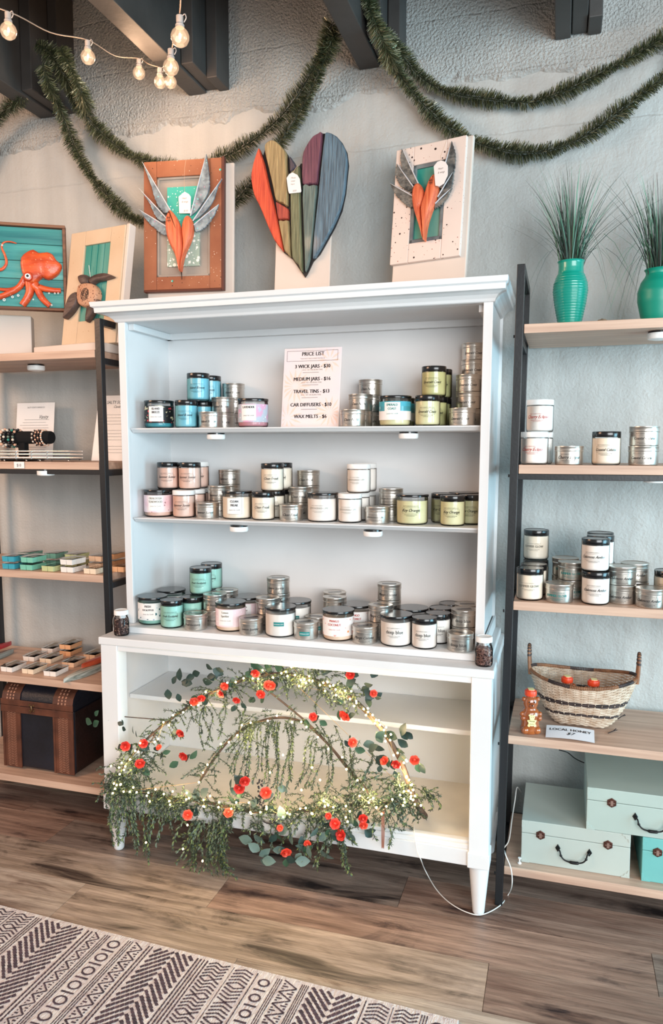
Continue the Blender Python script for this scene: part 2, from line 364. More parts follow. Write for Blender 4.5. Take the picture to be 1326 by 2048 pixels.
# ------------------------------------------------------------------ metal racks
RZ = [1.607, 1.2515, .8855, .520, .165]
def rack(name, x0, x1, zs, ztop, lab, skew=0):
    t = thing(name, lab, 'shelf rack', (x0, 0, 0))
    L_ = x1-x0; p = .021; yf, yb = -.37, -.045
    def sk(m):
        m.v = [(x+skew*max(0, z-.3), y, z) for x, y, z in m.v]; return m
    for (xa, ya, nm) in ((0, yf, 'post'), (0, yb-p, 'post'), (L_-p, yf, 'post'), (L_-p, yb-p, 'post')):
        bev(sk(MB().box(xa, xa+p, ya, ya+p, 0, ztop)).build(nm, M['rack'], t), .0012)
    for xa in (0, L_-p):
        bev(sk(MB().box(xa, xa+p, yf+p, yb-p, ztop-p, ztop)).build('top_rail', M['rack'], t), .001)
        for z in zs: bev(sk(MB().box(xa+.002, xa+p-.002, yf+p, yb-p, z-.044, z-.024)).build('side_rail', M['rack'], t), .001)
    for z in (zs[1],):
        bev(MB().box(p, L_-p, yb-p+.002, yb-.002, z-.044, z-.024).build('cross_rail', M['rack'], t), .001)
        bev(MB().box(p, L_-p, yf+.004, yf+.02, z-.040, z-.0245).build('cross_rail', M['rack'], t), .001)
    for z in zs:
        dx = skew*max(0, z-.3)
        bev(MB().box(p+.003+dx, L_-p-.003+dx, yf+.001, yb, z-.024, z).build('shelf_board', M['oak'], t), .0012)
        MB().tube([(-.004+dx, yf+.01, z-.03), (0+dx, yf+.01, z-.03)], .004, 10).build('bolt', M['rack'], t)
    return t
rack('metal_rack', 1.2277, 2.25, [1.6246, 1.253, .8803, .5016, .1204], 1.7804, 'black metal rack with pale oak shelves right of the white hutch', .017)
rack('metal_rack', -.725, -.002, RZ, 1.704, 'black metal rack with pale oak shelves left of the white hutch', -.012)
for (u, v, Y, z, lab) in ((72, 731, -.25, 1.5828, 'round white push light under the shelf of the octopus picture'), (92, 943, -.345, 1.2273, 'round white push light below the bracelet display'),
        (1310, 950, -.33, 1.2288, 'round white push light under the right rack shelf with tins'), (1318, 676, -.30, 1.6004, 'round white push light under the shelf of green vases')):
    p = aty(u, v, Y); puck((p.x, p.y, z), lab)
# ------------------------------------------------------------------ lettering
def text_into(mb, s, size, x, z, align='CENTER', shear=0, bold=0, squeeze=1, rotate=0):
    if bold:      # heavier strokes: the word set again beside itself
        for k in (-1, 0, 1): text_into(mb, s, size, x+k*bold*.8, z, align, shear, 0, squeeze, rotate)
        return
    cu = bpy.data.curves.new('t', 'FONT'); cu.body = s; cu.size = size; cu.align_x = align; cu.shear = shear
    cu.resolution_u = 2; cu.fill_mode = 'FRONT'
    ob = bpy.data.objects.new('t', cu); me = bpy.data.meshes.new_from_object(ob)
    c, sn = math.cos(rotate), math.sin(rotate)
    vs = []
    for q in me.vertices:
        a, b = q.co.x*squeeze, q.co.y; vs.append((x+a*c-b*sn, 0, z+a*sn+b*c))
    mb.add(vs, [tuple(p.vertices) for p in me.polygons])
    bpy.data.objects.remove(ob); bpy.data.curves.remove(cu); bpy.data.meshes.remove(me)
def rect_into(mb, x0, x1, z0, z1, t):
    for a, b, c, d in ((x0, x1, z0, z0+t), (x0, x1, z1-t, z1), (x0, x0+t, z0, z1), (x1-t, x1, z0, z1)):
        n = max(1, int((b-a)/.004))
        for i in range(n):
            p, q = a+(b-a)*i/n, a+(b-a)*(i+1)/n
            mb.add([(p, 0, c), (q, 0, c), (q, 0, d), (p, 0, d)], [(0, 1, 2, 3)])
def bars_into(mb, x0, x1, z, t, seed=1):
    rd = random.Random(seed); x = x0
    while x < x1:
        wd = rd.uniform(.0012, .0035); mb.add([(x, 0, z), (min(x+wd, x1), 0, z), (min(x+wd, x1), 0, z+t), (x, 0, z+t)], [(0, 1, 2, 3)]); x += wd+.0011
def bend(mb, R, eps=.0004):
    mb.v = [((R+eps)*math.sin(x/R), -(R+eps)*math.cos(x/R), z) for x, y, z in mb.v]; return mb
def patch(R, a0, a1, z0, z1, eps=.0002, n=24):
    m = MB(); vs = []; fs = []
    for i in range(n+1):
        x = a0+(a1-a0)*i/n
        for z in (z0, z1): vs.append(((R+eps)*math.sin(x/R), -(R+eps)*math.cos(x/R), z))
    for i in range(n): fs.append((2*i, 2*i+2, 2*i+3, 2*i+1))
    return m.add(vs, fs)
def print_mesh(style, txt, R, zc, k=1.0):
    """lettering bent round a jar or tin of radius R, centred at height zc"""
    m = MB(); w_ = .036*k
    if style == 'frame':      # handwriting in a frame
        fit = min(1, 12/len(txt))
        text_into(m, txt, .0092*k*fit, 0, zc-.0028, shear=.45, bold=.0002, squeeze=.84)
        rect_into(m, -w_/2-.001, w_/2+.001, zc-.0052*k, zc+.0068*k, .00035)
        text_into(m, 'SALTY SCENTS CANDLE CO', .0026*k, 0, zc+.0088*k, squeeze=1.02)
        bars_into(m, -.014*k, .014*k, zc-.0085*k, .0011, 3); bars_into(m, -.009*k, .009*k, zc-.0108*k, .0009, 5)
    elif style == 'script':
        text_into(m, txt, .0098*k, 0, zc-.003, shear=.5, bold=.0002, squeeze=.8)
        text_into(m, 'SALTY SCENTS CANDLE CO', .0026*k, 0, zc+.0062*k); bars_into(m, -.014*k, .014*k, zc-.0065*k, .0011, 3); bars_into(m, -.009*k, .009*k, zc-.009*k, .0009, 5)
    elif style == 'bold':
        text_into(m, txt, .0072*k, 0, zc-.002, bold=.00035, squeeze=.85)
        text_into(m, 'SALTY SCENTS CANDLE CO', .0026*k, 0, zc+.0062*k); bars_into(m, -.014*k, .014*k, zc-.0062*k, .0011, 3); bars_into(m, -.009*k, .009*k, zc-.0085*k, .0009, 5)
    elif style == 'serif':
        text_into(m, txt, .0105*k, 0, zc-.003, bold=.00012, squeeze=.88)
        text_into(m, 'SALTY SCENTS CANDLE CO', .0026*k, 0, zc+.0085*k); bars_into(m, -.014*k, .014*k, zc-.0072*k, .0011, 3); bars_into(m, -.009*k, .009*k, zc-.0098*k, .0009, 5)
    elif style == 'thin':
        text_into(m, txt, .0058*k, 0, zc-.002, squeeze=.85)
        text_into(m, 'SALTY SCENTS CANDLE CO', .0026*k, 0, zc+.0052*k); bars_into(m, -.014*k, .014*k, zc-.0062*k, .0011, 3); bars_into(m, -.009*k, .009*k, zc-.0085*k, .0009, 5)
    return bend(m, R)
_cache = {}
def cached(key, fn):
    if key not in _cache: _cache[key] = fn()
    return _cache[key]
WAX = {'blue': ('#86cbdb', '#6fbdd0'), 'pink': ('#ecccbe', '#e4bfae'), 'cream': ('#f8f0e2', '#f2e6d2'), 'white': ('#faf6f1', '#f3ece4'), 'olive': ('#e4e2bc', '#d9d6a8'),
       'teal': ('#b0ddd1', '#9dd1c3'), 'rose': ('#cf98a2', '#c48894'), 'green': ('#cfcf98', '#c2c188'), 'sea': ('#4aa3b2', '#3a93a3'), 'eucalyptus': ('#8fc3b6', '#7fb5a8'), 'peach': ('#f2dac4', '#ebcdb2')}
WM = {k: mat('wax_'+k, a, .38, var=0, col2=b, vscale=20, coat=.6) for k, (a, b) in WAX.items()}
KR = {'M': .0365, 'W': .047, 'T': .038}; KH = {'M': .088, 'W': .089, 'T': .0505}
def jar_parts(kind, wax, lid, t):
    r, h = KR[kind], KH[kind]
    if kind == 'T':
        body = lambda: MB().lathe([(.0001, .0008), (r*.86, .0008), (r*.9, 0), (r*.955, .0015), (r*.965, .004), (r*.965, .0355)], 40).mesh('body', M['tin'], 30)
        lidm = lambda: MB().lathe([(r*.97, .0352), (r*1.0, .0356), (r*1.005, .0368), (r*.985, .038), (r*.985, .0475), (r*1.0, .0485), (r*.995, .0500), (r*.965, .0503), (r*.94, .0492), (.0001, .0492)], 40).mesh('lid', M['tin'], 30)
        link('body', cached('Tb', body), t); link('lid', cached('Tl', lidm), t); return
    top = h-(.0145 if kind == 'M' else .0085)
    wz = top-(.003 if kind == 'M' else .010)
    g = lambda: MB().lathe([(.0001, 0), (r*.86, 0), (r*.95, .002), (r*.99, .006), (r, .010), (r, top-.004), (r*.985, top), (r*.985, top+.003)], 40).mesh('glass', M['glass'], 50)
    wx = lambda: MB().lathe([(.0001, .004), (r*.88, .004), (r*.945, .0065), (r*.965, .011), (r*.965, wz), (r*.5, wz+.0004), (.0001, wz)], 40).mesh('wax', WM[wax], 50)
    link('wax', cached((kind, 'wax', wax), wx), t); link('glass', cached((kind, 'g'), g), t)
    lm = {'k': M['black'], 'w': M['white_pure']}[lid]
    if kind == 'M': pl = [(r*.99, top), (r*1.0, top+.0006), (r*1.0, h-.0012), (r*.98, h), (r*.93, h), (r*.92, h-.0008), (.0001, h-.0008)]
    else: pl = [(r*.99, top+.001), (r*1.03, top+.0012), (r*1.035, top+.002), (r*1.035, h-.001), (r*1.02, h), (.0001, h)]
    link('lid', cached((kind, 'lid', lid), lambda: MB().lathe(pl, 40).mesh('lid', lm, 40)), t)
WRAP = {}
def wrapmat(key):
    if key in WRAP: return WRAP[key]
    if key == 'tropic': m = mat('wrap_tropic', '#17181c', .5, col2='#e6dfb8', vscale=55, thr=(.36, .40), stretch=(1, 1, 1.3), spots=[(70, .28, '#c8404a', 3)])
    elif key == 'lavender': m = mat('wrap_lavender', '#b9c3cf', .5, col2='#d9a3bf', vscale=40, thr=(.42, .56), spots=[(90, .25, '#f4f1f4', 2)])
    elif key == 'teak': m = mat('wrap_teak', '#f4e6e6', .5, col2='#efc6d0', vscale=30, spots=[(70, .22, '#b98f94', 1)])
    elif key == 'leaf': m = mat('wrap_leaf', '#f0f1f0', .5, spots=[(85, .42, '#2c6a72', 2), (60, .2, '#a8b8d0', 5)])
    elif key == 'sparkle': m = mat('wrap_sparkle', '#f6dfe0', .5, spots=[(90, .3, '#f7f0ef', 2)], col2='#eed0d6', vscale=25)
    elif key == 'mango': m = mat('wrap_mango', '#f6efec', .5, spots=[(80, .4, '#eba79b', 1), (45, .3, '#f09a58', 4)])
    elif key == 'coast': m = mat('wrap_coast', '#58b7cf', .5, col2='#2b9aa8', vscale=8)
    WRAP[key] = m; return m
SHELF = []          # everything standing on a shelf, spread apart before it is built
def colx(u, y, z):
    k = (u-663)/FPX
    A = _r.x-k*_f.x; return CAM.x + (k*(_f.y*(y-CAM.y)+_f.z*(z-CAM.z)) - _r.y*(y-CAM.y))/A
def place(kind, u, z, y=None, v=None, lid=None, lvl=0):
    r, h = KR[kind], KH[kind]; zz = z+lvl
    if y is not None: return [colx(u, y, zz), y]
    if v is not None:
        p = atz(u, v, zz); d = Vector((p.x-CAM.x, p.y-CAM.y)).normalized(); return [colx(u, p.y+r*d.y, zz), p.y+r*d.y]
    p = atz(u, lid, zz+h); return [p.x, p.y]
def put(kind, u, z, label, wax='cream', lid='k', txt=None, style='frame', col='print', y=None, v=None, lc=None, lvl=0, wrap=None, shelf='', yaw=0, n=1, n0=0, paper=None, toplab=None, bound=None):
    h = KH[kind]
    top = lc is not None
    xy = place(kind, u, z, y=y, v=v, lid=lc, lvl=(lvl + (n-1)*h if top else lvl))
    SHELF.append(dict(kind=kind, xy=xy, z=z+lvl, r=KR[kind]*(1.035 if kind == 'W' else 1.006), h=h*n, n=n, label=label, wax=wax, lid=lid, txt=txt, style=style, col=col, wrap=wrap, shelf=shelf, yaw=yaw, paper=paper, toplab=toplab, bound=bound))
def spread():
    for it in range(160):
        moved = 0
        for i, a in enumerate(SHELF):
            for b in SHELF[i+1:]:
                if a['z']+a['h'] <= b['z']+.001 or b['z']+b['h'] <= a['z']+.001: continue
                dx, dy = b['xy'][0]-a['xy'][0], b['xy'][1]-a['xy'][1]; d = math.hypot(dx, dy); need = a['r']+b['r']+.0006
                if d < need:
                    if d < 1e-5: dx, dy, d = 0, 1, 1
                    s = (need-d)*.5*1.02; ux, uy = dx/d, dy/d
                    a['xy'][0] -= ux*s; a['xy'][1] -= uy*s; b['xy'][0] += ux*s; b['xy'][1] += uy*s; moved += 1
        for a in SHELF:
            x0, x1, y0, y1 = a['bound']
            a['xy'][0] = min(max(a['xy'][0], x0+a['r']), x1-a['r']); a['xy'][1] = min(max(a['xy'][1], y0+a['r']), y1-a['r'])
        if not moved: break
ORD = {1: [''], 2: ['bottom', 'top'], 3: ['bottom', 'middle', 'top'], 5: ['lowest', 'second lowest', 'middle', 'second highest', 'topmost']}
def build_candle(a):
    kind = a['kind']; r, h = KR[kind], KH[kind]
    x, y = a['xy']
    for q in range(a['n']):
        jx = random.uniform(-.0012, .0012) if q else 0
        nm = {'T': 'candle_tin', 'M': 'candle_jar', 'W': 'three_wick_candle'}[kind]
        lab = a['label'].replace('{o}', ORD[a['n']][q]) if a['n'] > 1 else a['label']
        rz = (math.atan2(CAM.x-x, -(CAM.y-y))*-1)
        rz = math.atan2(CAM.x-x, y-CAM.y)*.75 + a['yaw'] + random.uniform(-.1, .1) - .12
        t = thing(nm, lab, 'candle', (x+jx, y+jx, a['z']+q*h+.0003), rz, group={'T': 'candle tins', 'M': 'candle jars', 'W': 'wide candle jars'}[kind]+' on '+a['shelf'])
        jar_parts(kind, a['wax'], a['lid'], t)
        R = r*(.965 if kind == 'T' else 1.0); zc = {'T': .019, 'M': .040, 'W': .042}[kind]
        k = {'T': 1.30, 'M': 1.30, 'W': 1.42}[kind]
        if a['wrap']:
            top = h-.0085; z1 = top-.009
            if a['wrap'] == 'coast':
                for za, zb, cc in ((.058, .072, 'coast'), (.044, .058, 'sea'), (.018, .044, 'white')):
                    mm = wrapmat('coast') if cc == 'coast' else WM['sea'] if cc == 'sea' else M['paper']
                    patch(R, -.125, .125, za, zb, .0003, 40).build('label_band', mm, t)
            else: patch(R, -.125, .125, .016, z1, .0003, 40).build('label', wrapmat(a['wrap']), t)
            pw = patch(R, -.027, .021, .021, z1-.002, .0006, 14).build('name_label', M['paper'], t)
            m = MB(); tt = a['txt'].split('|')
            for i, s_ in enumerate(tt): text_into(m, s_, .0098 if len(s_) < 9 else .0078, -.003, z1-.013-i*.0112, bold=.0005, squeeze=.8)
            text_into(m, 'Luxury Soy Candle', .0056, -.003, z1-.037, shear=.5, squeeze=.82)
            bend(m, R, .0009).build('lettering', M[a['col']], pw)
        elif a['txt']:
            if a['paper']:
                pw = patch(R, -.016, .016, zc-.006, zc+.006, .0003, 12).build('name_label', M[a['paper']], t)
                m = MB(); text_into(m, a['txt'], .0048, 0, zc-.0018, squeeze=.8); bend(m, R, .0007).build('lettering', M['paper'], pw)
            else:
                me = cached(('print', kind, a['txt'], a['style'], a['col']), lambda: print_mesh(a['style'], a['txt'], R, zc, k).mesh('lettering', M[a['col']]))
                link('lettering', me, t)
        if a['toplab'] and (q == a['n']-1):
            me = cached(('top', a['toplab']), lambda: MB().box(-.022, .022, -.008, .008, .0494, .0497).mesh('top_label', M['black'] if a['toplab'] == 'k' else M['print_grey']))
            link('top_label', me, t, rot=(0, 0, random.uniform(-.5, .5)))
BH = (.050, 1.162, -.297, -.058)
s1 = 'the top hutch shelf'
def P1(*a, **k): put(*a, shelf=s1, bound=BH, **k)
z = S1
P1('W', 319, z, 'wide candle with dark tropical leaf label at the left end of top shelf', 'sea', 'k', 'ISLAND|BREEZE', wrap='tropic', y=-.248)
P1('M', 373.5, z, 'blue candle jar in front row beside the dark tropical label candle', 'blue', txt='Island Breeze', y=-.258)
P1('M', 407, z, 'blue candle jar half hidden behind the front blue jar', 'blue', txt='Island Breeze', y=-.175)
P1('M', 397, z, 'blue candle jar stacked highest in front, above the tropical corner', 'blue', txt='Island Breeze', y=-.222, lvl=.088)
P1('M', 421, z, 'blue candle jar on upper level partly hidden behind another blue jar', 'blue', txt='Island Breeze', y=-.125, lvl=.088)
P1('T', 421.5, z, 'single silver candle tin in front row left of the purple label candle', txt='Island Breeze', y=-.258)
P1('T', 447, z, 'silver candle tin, {o} of two stacked behind the front tin by blue jars', txt='Island Breeze', y=-.17, n=2)
P1('T', 467, z, 'silver candle tin, {o} of three stacked beside the upper blue jars', txt='Island Breeze', y=-.10, n=3)
P1('W', 506.5, z, 'wide candle with purple flower label left of the price list', 'rose', 'k', 'LAVENDER', wrap='lavender', y=-.248, col='print')
P1('T', 705.6, z, 'single silver candle tin standing right beside the price list sign', txt='Date Night', y=-.258)
P1('T', 721, z, 'silver candle tin, {o} of two stacked right of the price list', txt='Date Night', y=-.182, n=2)
P1('T', 740.5, z, 'silver candle tin, {o} of three stacked highest right of price list', txt='Date Night', y=-.103, n=3)
P1('W', 790, z, 'wide candle with blue and teal striped label on top shelf', 'olive', 'k', 'EMERALD|COAST', wrap='coast', y=-.248, col='print_teal')
P1('W', 799, z, 'wide candle hidden behind the blue and teal striped one', 'olive', 'k', 'EMERALD|COAST', wrap='coast', y=-.14, col='print_teal')
P1('M', 855, z, 'pale green candle jar in front row right of the striped candle', 'olive', txt='Emerald Coast', y=-.258)
P1('M', 870, z, 'green candle jar in second row behind the pale green front jar', 'green', txt='Emerald Coast', y=-.18)
P1('M', 879, z, 'green candle jar in third row, mostly hidden, below the upper green pair', 'green', txt='Emerald Coast', y=-.103)
P1('M', 867.5, z, 'green candle jar stacked highest, front one of the upper pair', 'green', txt='Emerald Coast', y=-.205, lvl=.088)
P1('M', 880, z, 'green candle jar on the upper level behind another green jar', 'green', txt='Emerald Coast', y=-.112, lvl=.088)
P1('T', 924.5, z, 'single silver candle tin in front of the tall tin stacks', txt='Emerald Coast', y=-.258)
P1('T', 937, z, 'coppery candle tin, {o} of three in the stack behind the front tin', txt='Emerald Coast', y=-.178, n=3)
P1('T', 945, z, 'coppery candle tin, {o} of the five high stack in the right corner', txt='Emerald Coast', y=-.10, n=5)
s2 = 'the middle hutch shelf'; z = S2
def P2(*a, **k): put(*a, shelf=s2, bound=BH, **k)
P2('W', 318, z, 'wide candle with pink floral label at left end of middle shelf', 'pink', 'k', 'OKALOOSA|TEAKWOOD', wrap='teak', y=-.248, col='print_grey')
P2('M', 368.5, z, 'pink candle jar with white lid in the front row of middle shelf', 'pink', 'w', 'Summer Sunset', y=-.257)
P2('M', 390, z, 'pink candle jar with white lid in second row of middle shelf', 'pink', 'w', 'Summer Sunset', y=-.18)
P2('M', 402, z, 'pink candle jar with white lid in third row of middle shelf', 'pink', 'w', 'Summer Sunset', y=-.102)
P2('M', 346, z, 'pink candle jar hidden under the leftmost upper black lidded jar', 'pink', 'k', 'Summer Sunset', y=-.165)
P2('M', 337, z, 'pink candle jar with black lid, leftmost of the upper row', 'pink', 'k', 'Summer Sunset', y=-.215, lvl=.0892)
P2('M', 380, z, 'pink candle jar with black lid, second of the upper row', 'pink', 'k', 'Summer Sunset', y=-.215, lvl=.0892)
P2('M', 397, z, 'pink candle jar with white lid, rear one on the upper level', 'pink', 'w', 'Summer Sunset', y=-.13, lvl=.0892)
P2('T', 415, z, 'single silver candle tin in front row right of the pink jars', txt='Summer Sunset', y=-.257)
P2('T', 439, z, 'silver candle tin, {o} of two stacked between pink jars and white label candle', txt='Summer Sunset', y=-.178, n=2)
P2('T', 460, z, 'silver candle tin, {o} of three stacked behind the plain white label candle', txt='Summer Sunset', y=-.10, n=3)
P2('W', 474.5, z, 'wide cream candle with square white label on middle shelf', 'cream', 'k', 'CLEAN|FREAK', wrap=None, y=-.248, style='bold')
P2('M', 527, z, 'cream candle jar with black lid, front row, beside square label candle', 'cream', 'k', 'Clean Freak', y=-.257)
P2('M', 548, z, 'cream candle jar with black lid, second row, middle shelf', 'cream', 'k', 'Clean Freak', y=-.18)
P2('M', 561, z, 'cream candle jar with black lid, third row, middle shelf', 'cream', 'k', 'Clean Freak', y=-.102)
P2('M', 545, z, 'cream candle jar with black lid stacked in front on upper level', 'cream', 'k', 'Clean Freak', y=-.215, lvl=.088)
P2('M', 563, z, 'cream candle jar with black lid stacked behind on upper level', 'cream', 'k', 'Clean Freak', y=-.125, lvl=.088)
P2('T', 582.5, z, 'single silver candle tin in front row at the centre of middle shelf', txt='Clean Freak', y=-.257)
P2('T', 599, z, 'silver candle tin, {o} of two stacked left of the white wide candle', txt='Clean Freak', y=-.178, n=2)
P2('T', 617, z, 'silver candle tin, {o} of three stacked behind, near the shelf centre', txt='Clean Freak', y=-.10, n=3)
P2('W', 645, z, 'wide white candle with black lid at centre of middle shelf', 'white', 'k', 'LEMONGRASS+LIME', y=-.248, style='thin', col='print_grey')
P2('M', 700, z, 'white candle jar with white lid in front row of middle shelf', 'white', 'w', 'LEMONGRASS+LIME', y=-.257, style='thin', col='print_grey')
P2('M', 716, z, 'white candle jar with white lid in second row of middle shelf', 'white', 'w', 'LEMONGRASS+LIME', y=-.18, style='thin', col='print_grey')
P2('M', 729, z, 'white candle jar with white lid in third row of middle shelf', 'white', 'w', 'LEMONGRASS+LIME', y=-.102, style='thin', col='print_grey')
P2('M', 717.5, z, 'white candle jar with white lid stacked in front on upper level', 'white', 'w', 'LEMONGRASS+LIME', y=-.215, lvl=.088, style='thin', col='print_grey')
P2('M', 730.5, z, 'white candle jar with white lid stacked behind on upper level', 'white', 'w', 'LEMONGRASS+LIME', y=-.125, lvl=.088, style='thin', col='print_grey')
P2('T', 755, z, 'single silver candle tin in front row right of white lidded jars', txt='LEMONGRASS+LIME', y=-.257, style='thin')
P2('T', 782, z, 'silver candle tin, {o} of two stacked left of the wide yellow candle', txt='LEMONGRASS+LIME', y=-.17, n=2, style='thin')
P2('W', 824, z, 'wide pale yellow candle with framed name on middle shelf', 'olive', 'k', 'Key Orange', y=-.248)
P2('M', 905, z, 'yellow green candle jar, front one of the right group on middle shelf', 'olive', 'k', 'Key Orange', y=-.257)
P2('M', 892, z, 'yellow green candle jar peeking out left behind the front one', 'olive', 'k', 'Key Orange', y=-.16)
P2('M', 945, z, 'yellow green candle jar at right end of the middle shelf', 'olive', 'k', 'Key Orange', y=-.20)
P2('W', 923, z, 'wide yellow green candle at back of right group, middle shelf', 'olive', 'k', 'Key Orange', y=-.105)
s3 = 'the bottom hutch shelf'; z = .7272
BB = (.060, 1.154, -.381, -.06)
def P3(*a, **k):
    if a[0] == 'T': k.setdefault('toplab', 'k')
    put(*a, shelf=s3, bound=BB, **k)
P3('W', 305, z, 'wide candle with eucalyptus leaf label at left end of bottom shelf', 'eucalyptus', 'k', 'FRESH|EUCALYPTUS', wrap='leaf', v=1251)
P3('W', 342.5, z, 'wide candle behind the eucalyptus leaf label one', 'eucalyptus', 'k', 'FRESH|EUCALYPTUS', wrap='leaf', lc=1178)
P3('M', 354, z, 'mint candle jar in front row of the bottom shelf', 'teal', 'k', 'Fresh Eucalyptus', v=1256)
P3('M', 379.6, z, 'mint candle jar in second row of the bottom shelf', 'teal', 'k', 'Fresh Eucalyptus', lc=1192.5)
P3('M', 408, z, 'mint candle jar hidden below the upper mint pair', 'teal', 'k', 'Fresh Eucalyptus', lc=1186)
P3('M', 401, z, 'mint candle jar stacked in front on the upper level', 'teal', 'k', 'Fresh Eucalyptus', lc=1134, lvl=.088)
P3('M', 422.7, z, 'mint candle jar stacked behind on the upper level', 'teal', 'k', 'Fresh Eucalyptus', lc=1126, lvl=.088)
P3('T', 400, z, 'single silver candle tin in front right of the mint jars', txt='Fresh Eucalyptus', v=1261)
P3('T', 427, z, 'silver candle tin, {o} of two stacked left of pale pink label candle', txt='Fresh Eucalyptus', lc=1189, n=2)
P3('T', 452, z, 'silver candle tin, {o} of two behind the stack by mint jars', txt='Fresh Eucalyptus', lc=1179, n=2)
P3('W', 460, z, 'wide candle with pale pink handwritten label in front row', 'peach', 'k', 'Lemon|Sparkler', wrap='sparkle', v=1264, col='print_grey')
P3('W', 493, z, 'wide candle behind the pale pink handwritten label one', 'peach', 'k', 'Lemon|Sparkler', wrap='sparkle', lc=1191, col='print_grey')
P3('T', 507, z, 'single silver candle tin between pale pink label and cream wide candles', txt='Lemon Sparkler', v=1270)
P3('T', 531.6, z, 'silver candle tin, {o} of two stacked left of cream wide candle', txt='Lemon Sparkler', lc=1196, n=2)
P3('T', 562, z, 'silver candle tin, {o} of three stacked at back, left of centre', txt='Lemon Sparkler', lc=1156, n=3)
P3('W', 564, z, 'wide cream candle with small teal label in front row', 'white', 'k', 'MORNING DEW', v=1274, paper='print_teal')
P3('W', 590, z, 'wide cream candle behind the one with small teal label', 'white', 'k', 'MORNING DEW', lc=1202, paper='print_teal')
P3('T', 615, z, 'silver candle tin with teal label strip in front row', txt='MORNING DEW', v=1280, paper='print_teal')
P3('T', 634, z, 'silver candle tin just behind the front one with teal strip', txt='MORNING DEW', lc=1230, paper='print_teal')
P3('T', 652.3, z, 'teal strip candle tin, {o} of two stacked left of orange fruit label', txt='MORNING DEW', lc=1195.5, n=2, paper='print_teal')
P3('T', 669, z, 'teal strip candle tin, {o} of two in the rearmost central stack', txt='MORNING DEW', lc=1185, n=2, paper='print_teal')
P3('W', 683, z, 'wide candle with orange fruit pattern label in front row', 'peach', 'k', 'MANGO|COCONUT', wrap='mango', v=1281.7, col='print_red')
P3('W', 705, z, 'wide candle behind the orange fruit pattern one', 'peach', 'k', 'MANGO|COCONUT', wrap='mango', lc=1208.5, col='print_red')
P3('T', 744.7, z, 'single silver candle tin right of the orange fruit label candle', txt='Mango Coconut', v=1286)
P3('T', 761, z, 'silver candle tin, {o} of two stacked right of the fruit label candles', txt='Mango Coconut', lc=1209, n=2)
P3('T', 774, z, 'silver candle tin, {o} of three in the tallest stack right of centre', txt='Mango Coconut', lc=1170, n=3)
P3('W', 806, z, 'wide white candle with black lid in front at right of bottom shelf', 'white', 'k', 'deep blue', v=1293, style='serif')
P3('W', 823, z, 'wide white candle behind the front one at right of bottom shelf', 'white', 'k', 'deep blue', lc=1216, style='serif')
P3('M', 867, z, 'white candle jar with black lid, frontmost of the row of four', 'white', 'k', 'deep blue', v=1299, style='serif')
P3('M', 879, z, 'white candle jar with black lid, second in the row of four', 'white', 'k', 'deep blue', lc=1230, style='serif')
P3('M', 888, z, 'white candle jar with black lid, third in the row of four', 'white', 'k', 'deep blue', lc=1219, style='serif')
P3('M', 896, z, 'white candle jar with black lid, last in the row of four', 'white', 'k', 'deep blue', lc=1209, style='serif')
P3('T', 925, z, 'single silver candle tin in front beside the right spice jar', txt='deep blue', v=1304, style='serif')
P3('T', 935, z, 'silver candle tin, {o} of two stacked in the right corner, bottom shelf', txt='deep blue', lc=1221, n=2, style='serif')
P3('T', 941.5, z, 'silver candle tin, {o} of two hidden at the back of right corner', txt='deep blue', lc=1209, n=2, style='serif')
BR = (1.258, 2.1, -.366, -.05)
def PR(*a, **k): put(*a, bound=BR, **k)
s = 'the upper right rack shelf'; z = 1.253
PR('M', 1068, z, 'white lidded candle jar with red script, lower front beside rack post', 'white', 'w', 'Cherry Eclipse', 'script', 'print_red', y=-.325, shelf=s)
PR('M', 1078, z, 'white lidded candle jar behind the front one with red script', 'white', 'w', 'Cherry Eclipse', 'script', 'print_red', y=-.245, shelf=s)
PR('M', 1079, z, 'white lidded candle jar with red script, stacked on top of another', 'white', 'w', 'Cherry Eclipse', 'script', 'print_red', y=-.29, lvl=.088, shelf=s)
PR('T', 1137.5, z, 'single silver candle tin with script name, right of red script jars', txt='Cherry Eclipse', style='script', y=-.322, shelf=s)
PR('M', 1211.4, z, 'cream candle jar with black lid alone on upper right rack shelf', 'cream', 'k', 'Coastal Cabana', y=-.325, shelf=s)
PR('T', 1286, z, 'silver candle tin, {o} of two stacked at right edge above the green jars', txt='Coastal Cabana', y=-.322, n=2, shelf=s)
s = 'the middle right rack shelf'; z = .8803
PR('M', 1059.6, z, 'cream candle jar with gold bold print, front left of rack shelf', 'cream', 'k', 'SUMMER GLOW', 'bold', 'print_grey', v=1202, shelf=s)
PR('M', 1067.5, z, 'cream candle jar second in the row behind gold print jar', 'cream', 'k', 'SUMMER GLOW', 'bold', 'print_grey', lc=1127.5, shelf=s)
PR('M', 1072, z, 'cream candle jar third in the row behind gold print jar', 'cream', 'k', 'SUMMER GLOW', 'bold', 'print_grey', lc=1120, shelf=s)
PR('M', 1073, z, 'cream candle jar stacked on the rear jars beside rack post', 'cream', 'k', 'SUMMER GLOW', 'bold', 'print_grey', lc=1059, lvl=.088, shelf=s)
PR('T', 1129.5, z, 'single silver candle tin with green bold print in front', txt='SUMMER GLOW', style='bold', col='print_teal', v=1207, shelf=s)
PR('T', 1132.7, z, 'silver candle tin, {o} of two stacked with green bold print', txt='SUMMER GLOW', style='bold', col='print_teal', lc=1127, n=2, shelf=s)
PR('T', 1133.5, z, 'silver candle tin, {o} of two in rear stack behind green print tins', txt='SUMMER GLOW', style='bold', col='print_teal', lc=1117, n=2, shelf=s)
